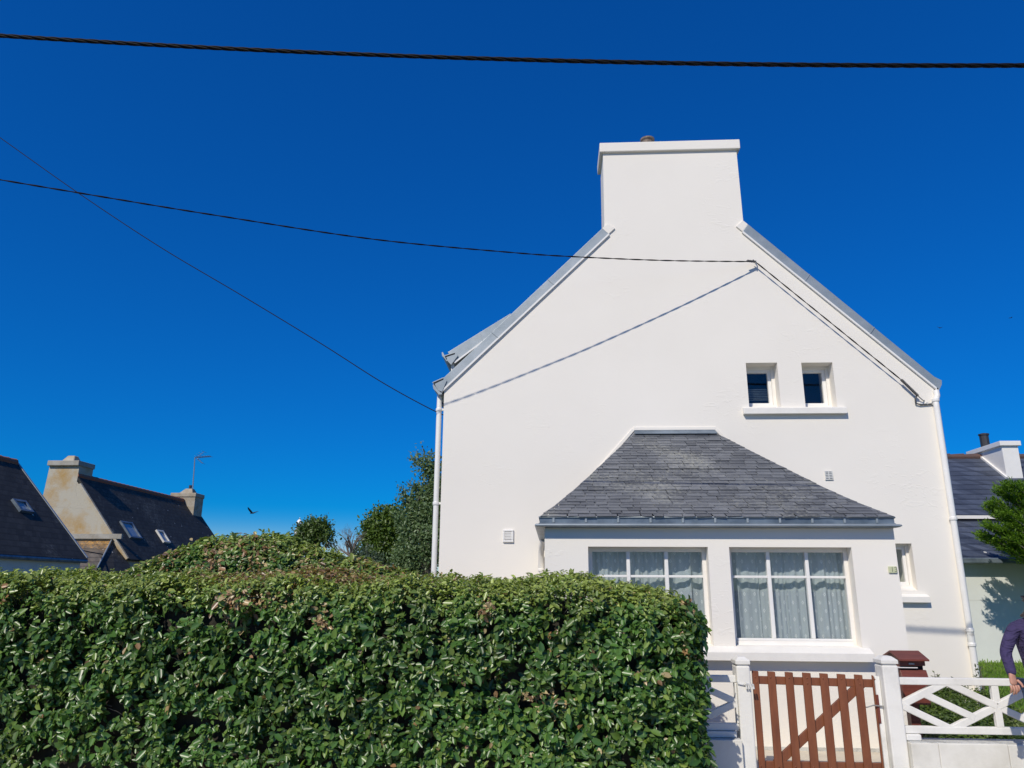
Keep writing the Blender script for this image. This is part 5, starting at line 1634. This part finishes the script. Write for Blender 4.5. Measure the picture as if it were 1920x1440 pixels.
def cover(name, label, cx, cy, rx_, ry_, h, n, cols, seed, leaf=.035, cat='shrub'):
    rs_ = random.Random(seed)
    root = thing(name, label, cat, (cx, cy, 0))
    P, Nn = [], []
    for _ in range(n):
        a, r_ = rs_.uniform(0, 6.283), math.sqrt(rs_.random())
        x, y = cx + rx_ * r_ * math.cos(a), cy + ry_ * r_ * math.sin(a)
        z = h * math.sqrt(max(0, 1 - r_ ** 2.5)) * (1 + .35 * mnoise.noise(Vector((x * 5, y * 5, seed)))) * rs_.uniform(.7, 1)
        P.append((x, y, max(.01, z))); Nn.append((math.cos(a) * r_ * .6, math.sin(a) * r_ * .6, 1))
    P, Nn = np.array(P), unit(np.array(Nn))
    base, axis, nrm, L, rt_ = sprigs(P, Nn, 5, leaf, stem=.05)
    t = np.clip(rng.random(len(L)) * .7 + .4 * (vnoise(rt_, 5, seed) + .3), 0, 1)[:, None]
    c = np.array(cols[0]) * (1 - t) + np.array(cols[1]) * t
    me = leaf_mesh('foliage', M_['tree_leaf'], base, axis, nrm, L, L * .55, c)
    o = bpy.data.objects.new('foliage', me); link(o, root); tag(o, kind='stuff')
    st = MB()
    for _ in range(12):
        x, y = cx + rs_.uniform(-.7, .7) * rx_, cy + rs_.uniform(-.7, .7) * ry_
        st.tube([(x, y, -.01), (x + rs_.gauss(0, .03), y, h * .6)], [.008, .004], 4)
    st.build('stems', M_['bark'], root)
cover('low_shrub', 'low glossy green shrub seen through the lattice next to the mailbox', 3.98, 8.15, .56, .55, .36, 1500, ((.02, .05, .01), (.13, .2, .03)), 31)
cover('low_shrub', 'spreading green shrub behind the star of the lattice fence', 4.65, 8.6, .7, .7, .33, 1500, ((.03, .06, .012), (.15, .2, .04)), 32)
cover('low_shrub', 'leafy green bush at the foot of the white wall beside the downpipe', 4.95, 10.3, .75, .5, .40, 1300, ((.03, .06, .012), (.17, .24, .045)), 34)
cover('low_shrub', 'mid-green bush between the mailbox and the white wall', 4.3, 9.35, .62, .6, .42, 1400, ((.025, .055, .012), (.15, .22, .035)), 35)
cover('low_shrub', 'dry yellowish herb clump behind the fence near the person', 5.5, 9.1, .6, .6, .26, 900, ((.06, .07, .02), (.26, .24, .08)), 33)

def weed(name, label, px_, py_top, Y, n, h, seed, cat='plant'):
    rs_ = random.Random(seed)
    b = at(px_, py_top, Y)
    root = thing(name, label, cat, (b.x, Y, 0))
    st = MB(); P, A, Nn, L, C = [], [], [], [], []
    for k in range(n):
        x, y = b.x + rs_.uniform(-.13, .13), Y + rs_.uniform(-.06, .06)
        t = Vector((x + rs_.gauss(0, .05), y + rs_.gauss(0, .04), b.z * rs_.uniform(.8, 1.02)))
        st.tube([(x, y, 0), ((x + t.x) / 2, y, t.z * .55), t], [.005, .004, .002], 4)
        for j in range(16):
            u = rs_.uniform(.55, 1)
            c = Vector((x, y, 0)).lerp(t, u)
            P.append(c[:]); v = Vector((rs_.gauss(0, 1), rs_.gauss(0, 1), rs_.uniform(.2, 1.2))).normalized()
            A.append(v[:]); Nn.append((rs_.gauss(0, .4), -.4, 1)); L.append(rs_.uniform(.025, .055))
            g = rs_.random(); C.append((.05 + .08 * g, .07 + .09 * g, .035 + .03 * g))
    st.build('stems', M_['deadwood'], root)
    L = np.array(L)
    me = leaf_mesh('foliage', M_['tree_leaf'], P, A, Nn, L, L * .4, np.array(C))
    o = bpy.data.objects.new('foliage', me); link(o, root); tag(o, kind='stuff')
weed('garden_weed', 'sparse grey-green weed sprouting just past the mailbox', 1757, 1262, 10.2, 6, .6, 41)
weed('garden_weed', 'thin dry-leaved climber at the foot of the right downpipe', 1829, 1243, 10.6, 5, .7, 42)
weed('garden_weed', 'wispy shoots poking above the hedge in front of the porch window', 1065, 1076, 7.4, 4, .7, 43)

# ------------------------------------------------------------------ birds
def bird(label, px_, py_, Y, span, wing_l, wing_r, yaw):
    c = at(px_, py_, Y)
    root = thing('flying_bird', label, 'bird', c[:], 'birds in the sky')
    s = span
    b = MB()
    prof = [(-.30, .004), (-.24, .03), (-.12, .06), (.02, .065), (.12, .05), (.18, .042), (.23, .03), (.28, .004)]
    rings = []
    n = 8
    for x, r in prof:
        for k in range(n):
            a = 2 * math.pi * k / n
            rings.append(Vector((x, r * math.cos(a), r * .85 * math.sin(a))) * s)
    fs_ = [(i * n + k, i * n + (k + 1) % n, (i + 1) * n + (k + 1) % n, (i + 1) * n + k) for i in range(len(prof) - 1) for k in range(n)]
    # fanned tail and two tapering swept wings, all one body
    b.add(rings, fs_)
    b.hexa([Vector(p) * s for p in ((-.24, -.025, -.006), (-.24, .025, -.006), (-.46, .085, -.006), (-.46, -.085, -.006), (-.24, -.025, .006), (-.24, .025, .006), (-.46, .085, .002), (-.46, -.085, .002))])
    for sgn, lift in ((-1, wing_r), (1, wing_l)):
        st_ = [(0, .13, -.10), (.2, .14, -.13), (.36, .10, -.12), (.5, -.02, -.10)]
        P_ = []
        for d_, f_, bk in st_:
            zz = lift * d_
            P_ += [Vector((f_, sgn * d_ * .95, zz + .012)) * s, Vector((bk, sgn * d_ * .95, zz + .004)) * s, Vector((bk, sgn * d_ * .95, zz - .004)) * s, Vector((f_, sgn * d_ * .95, zz - .008)) * s]
        ff = [(i * 4 + k, i * 4 + (k + 1) % 4, (i + 1) * 4 + (k + 1) % 4, (i + 1) * 4 + k) for i in range(3) for k in range(4)] + [(0, 1, 2, 3), (12, 13, 14, 15)]
        b.add(P_, ff)
    R_ = Matrix.Rotation(yaw, 3, 'Z')
    b.v = [tuple(R_ @ Vector(v) + c) for v in b.v]
    b.build('body', M_['bird'], root)
bird('dark bird gliding low over the left hedge mound', 473, 962, 34, .62, .75, .35, math.radians(150))
bird('tiny dark bird above the right roof slope', 1762, 615, 60, .42, .9, .2, math.radians(60))
bird('tiny dark bird at the far right edge of the sky', 1895, 596, 75, .46, .15, .1, math.radians(15))

# ------------------------------------------------------------------ person at the right edge
person = thing('person', 'person in purple jumper and jeans standing in front of the fence', 'person', (4.06, 6.55, -.02))
def skin_body(name, verts, edges, radii, m, parent, rootv=0, sub=2):
    me = bpy.data.meshes.new(name)
    me.from_pydata([tuple(v) for v in verts], edges, [])
    me.materials.append(m)
    o = bpy.data.objects.new(name, me)
    link(o, parent)
    md = o.modifiers.new('skin', 'SKIN')
    for i, r in enumerate(radii):
        sv = me.skin_vertices[0].data[i]
        sv.radius = r if hasattr(r, '__len__') else (r, r)
        sv.use_root = (i == rootv)
    md.use_smooth_shade = True
    s = o.modifiers.new('sub', 'SUBSURF'); s.levels = sub; s.render_levels = sub
    return o
YP = 6.55
sh = at(1897, 1177, YP - .0); el = at(1881.5, 1222, YP - .02); wr = at(1897, 1264, YP - .12)
hd = at(1951, 1151, YP - .12)
pcx = sh.x + .20
B = {}
V_, E_, R_ = [], [], []
def vtx(k, p, r):
    B[k] = len(V_); V_.append(Vector(p)); R_.append(r)
def edge(a, b): E_.append((B[a], B[b]))
vtx('pelvis', (pcx, YP, .90), (.165, .125)); vtx('waist', (pcx, YP - .0, 1.03), (.15, .115)); vtx('chest', (pcx, YP - .0, 1.20), (.165, .125)); vtx('neckb', (pcx + .01, YP - .03, 1.345), (.085, .08)); vtx('neck', (pcx + .02, YP - .07, 1.40), (.06, .06))
vtx('shl', (pcx - .155, YP, 1.30), .07); vtx('sh', (sh.x + .01, sh.y, sh.z - .01), .058); vtx('el', el + Vector((.012, 0, 0)), (.044, .048)); vtx('fa', el.lerp(wr, .55) + Vector((.006, 0, 0)), (.038, .042)); vtx('wr', wr + (wr - el).normalized() * .015, (.040, .034))
vtx('shr', (pcx + .155, YP, 1.30), .07); vtx('sh2', (pcx + .205, YP, 1.27), .066); vtx('el2', (pcx + .27, YP + .03, 1.03), .054); vtx('wr2', (pcx + .20, YP - .14, .86), .034)
for a, b in (('pelvis', 'waist'), ('waist', 'chest'), ('chest', 'neckb'), ('neckb', 'neck'), ('chest', 'shl'), ('shl', 'sh'), ('sh', 'el'), ('el', 'fa'), ('fa', 'wr'), ('chest', 'shr'), ('shr', 'sh2'), ('sh2', 'el2'), ('el2', 'wr2')): edge(a, b)
jump = skin_body('jumper', V_, E_, R_, M_['jumper'], person)
V_, E_, R_, B = [], [], [], {}
vtx('hip', (pcx, YP, .93), (.17, .13))
for s, k in ((-1, 'a'), (1, 'b')):
    vtx('h' + k, (pcx + s * .09, YP, .84), (.095, .10)); vtx('t' + k, (pcx + s * .10, YP - .02 * s, .66), (.085, .09)); vtx('k' + k, (pcx + s * .10, YP - .03, .47), .062); vtx('c' + k, (pcx + s * .105, YP, .30), .06); vtx('f' + k, (pcx + s * .105, YP + .01, .05), .05)
    edge('hip', 'h' + k); edge('h' + k, 't' + k); edge('t' + k, 'k' + k); edge('k' + k, 'c' + k); edge('c' + k, 'f' + k)
skin_body('jeans', V_, E_, R_, M_['jeans'], person)
for s in (-1, 1):
    V_, E_, R_, B = [], [], [], {}
    vtx('a', (pcx + s * .105, YP + .05, .03), (.04, .045)); vtx('b', (pcx + s * .11, YP - .06, .025), (.045, .042)); vtx('c', (pcx + s * .12, YP - .17, .012), (.038, .03))
    edge('a', 'b'); edge('b', 'c')
    skin_body('shoe', V_, E_, R_, M_['shoe'], person)
# head with nose, ears and eye hollows: one skinned chain plus features
V_, E_, R_, B = [], [], [], {}
vtx('n0', (pcx + .015, YP - .05, 1.36), .052); vtx('n1', (hd.x - .0, hd.y + .03, hd.z - .085), .06); vtx('jaw', (hd.x, hd.y - .025, hd.z - .06), (.058, .06)); vtx('c', (hd.x, hd.y + .005, hd.z + .01), (.076, .088)); vtx('t', (hd.x, hd.y + .015, hd.z + .075), (.062, .075))
vtx('nose', (hd.x, hd.y - .105, hd.z - .028), .012); vtx('chin', (hd.x, hd.y - .075, hd.z - .095), (.028, .022))
edge('n0', 'n1'); edge('n1', 'jaw'); edge('jaw', 'c'); edge('c', 't'); edge('jaw', 'chin'); edge('c', 'nose')
head = skin_body('head', V_, E_, R_, M_['skin'], person)
for s in (-1, 1):
    V_, E_, R_, B = [], [], [], {}
    ex_ = hd.x + s * .078
    vtx('a', (ex_, hd.y + .012, hd.z - .035), (.008, .012)); vtx('b', (ex_ + s * .010, hd.y + .018, hd.z - .005), (.010, .017)); vtx('c', (ex_ + s * .012, hd.y + .018, hd.z + .022), (.008, .012))
    edge('a', 'b'); edge('b', 'c')
    skin_body('ear', V_, E_, R_, M_['skin'], head)
    MB().lathe((hd.x + s * .032, hd.y - .078, hd.z - .006), [(.002, -.011), (.009, -.007), (.011, 0), (.009, .007), (.002, .011)], 10).build('eye', M_['white'], head)
    MB().lathe((hd.x + s * .032, hd.y - .086, hd.z - .006), [(.001, -.005), (.005, 0), (.001, .005)], 8).build('iris', M_['hair'], head)
MB().tube([(hd.x - .026, hd.y - .083, hd.z - .066), (hd.x, hd.y - .09, hd.z - .067), (hd.x + .026, hd.y - .083, hd.z - .066)], [.003, .006, .003], 6).build('mouth', mat('lips', (.38, .13, .11), .5), head)
V_, E_, R_, B = [], [], [], {}
vtx('c', (hd.x, hd.y + .038, hd.z + .035), (.086, .078)); vtx('t', (hd.x, hd.y + .022, hd.z + .078), (.074, .08)); vtx('u', (hd.x, hd.y + .015, hd.z + .115), (.045, .05)); vtx('n', (hd.x, hd.y + .055, hd.z - .02), (.072, .055))
edge('n', 'c'); edge('c', 't'); edge('t', 'u')
skin_body('hair', V_, E_, R_, M_['hair'], person)
# near hand: palm, four unequal fingers hanging half curled, thumb off the side
tipc = at(1905, 1300, YP - .13)
hv = (tipc - wr).normalized()
sx = Vector((1, 0, 0)) - hv * hv.x
sx.normalize()
fw_ = sx.cross(hv).normalized()
if fw_.y > 0: fw_ = -fw_
V_, E_, R_, B = [], [], [], {}
palm = wr + hv * .05
vtx('w', wr - hv * .02, (.026, .02)); vtx('p', palm, (.036, .017)); vtx('q', palm + hv * .035, (.038, .014)); edge('w', 'p'); edge('p', 'q')
skin_body('hand', V_, E_, R_, M_['skin'], person)
hand = person.children[-1]
for k, (o_, ln) in enumerate(((-.028, .062), (-.0095, .076), (.0095, .072), (.027, .056))):
    V_, E_, R_, B = [], [], [], {}
    p0 = palm + hv * .028 + sx * o_
    vtx('a', p0, .0095); vtx('b', p0 + hv * ln * .45 + fw_ * .010 + sx * o_ * .05, .0092); vtx('c', p0 + hv * ln * .75 - fw_ * .004, .0082); vtx('d', p0 + hv * ln * .95 - fw_ * .022, .007)
    edge('a', 'b'); edge('b', 'c'); edge('c', 'd')
    skin_body('finger', V_, E_, R_, M_['skin'], hand)
V_, E_, R_, B = [], [], [], {}
p0 = palm - hv * .01 + sx * .028
vtx('a', p0, .012); vtx('b', p0 + sx * .022 + hv * .03 + fw_ * .012, .0105); vtx('c', p0 + sx * .028 + hv * .058 + fw_ * .016, .008)
edge('a', 'b'); edge('b', 'c')
skin_body('thumb', V_, E_, R_, M_['skin'], hand)
# far hand
V_, E_, R_, B = [], [], [], {}
w2_ = Vector((pcx + .20, YP - .14, .86))
vtx('w', w2_, (.026, .02)); vtx('p', w2_ + Vector((-.01, -.02, -.06)), (.036, .017)); vtx('q', w2_ + Vector((-.012, -.03, -.095)), (.036, .014)); edge('w', 'p'); edge('p', 'q')
h2 = skin_body('hand', V_, E_, R_, M_['skin'], person)
for o_, ln in ((-.026, .058), (-.009, .07), (.009, .074), (.026, .06)):
    V_, E_, R_, B = [], [], [], {}
    p0 = w2_ + Vector((-.012 + o_, -.03, -.09))
    vtx('a', p0, .0095); vtx('b', p0 + Vector((0, -.01, -ln * .5)), .009); vtx('c', p0 + Vector((0, .012, -ln)), .007); edge('a', 'b'); edge('b', 'c')
    skin_body('finger', V_, E_, R_, M_['skin'], h2)
V_, E_, R_, B = [], [], [], {}
p0 = w2_ + Vector((-.04, -.02, -.05))
vtx('a', p0, .012); vtx('b', p0 + Vector((-.022, -.015, -.03)), .0105); vtx('c', p0 + Vector((-.026, -.018, -.058)), .008); edge('a', 'b'); edge('b', 'c')
skin_body('thumb', V_, E_, R_, M_['skin'], h2)
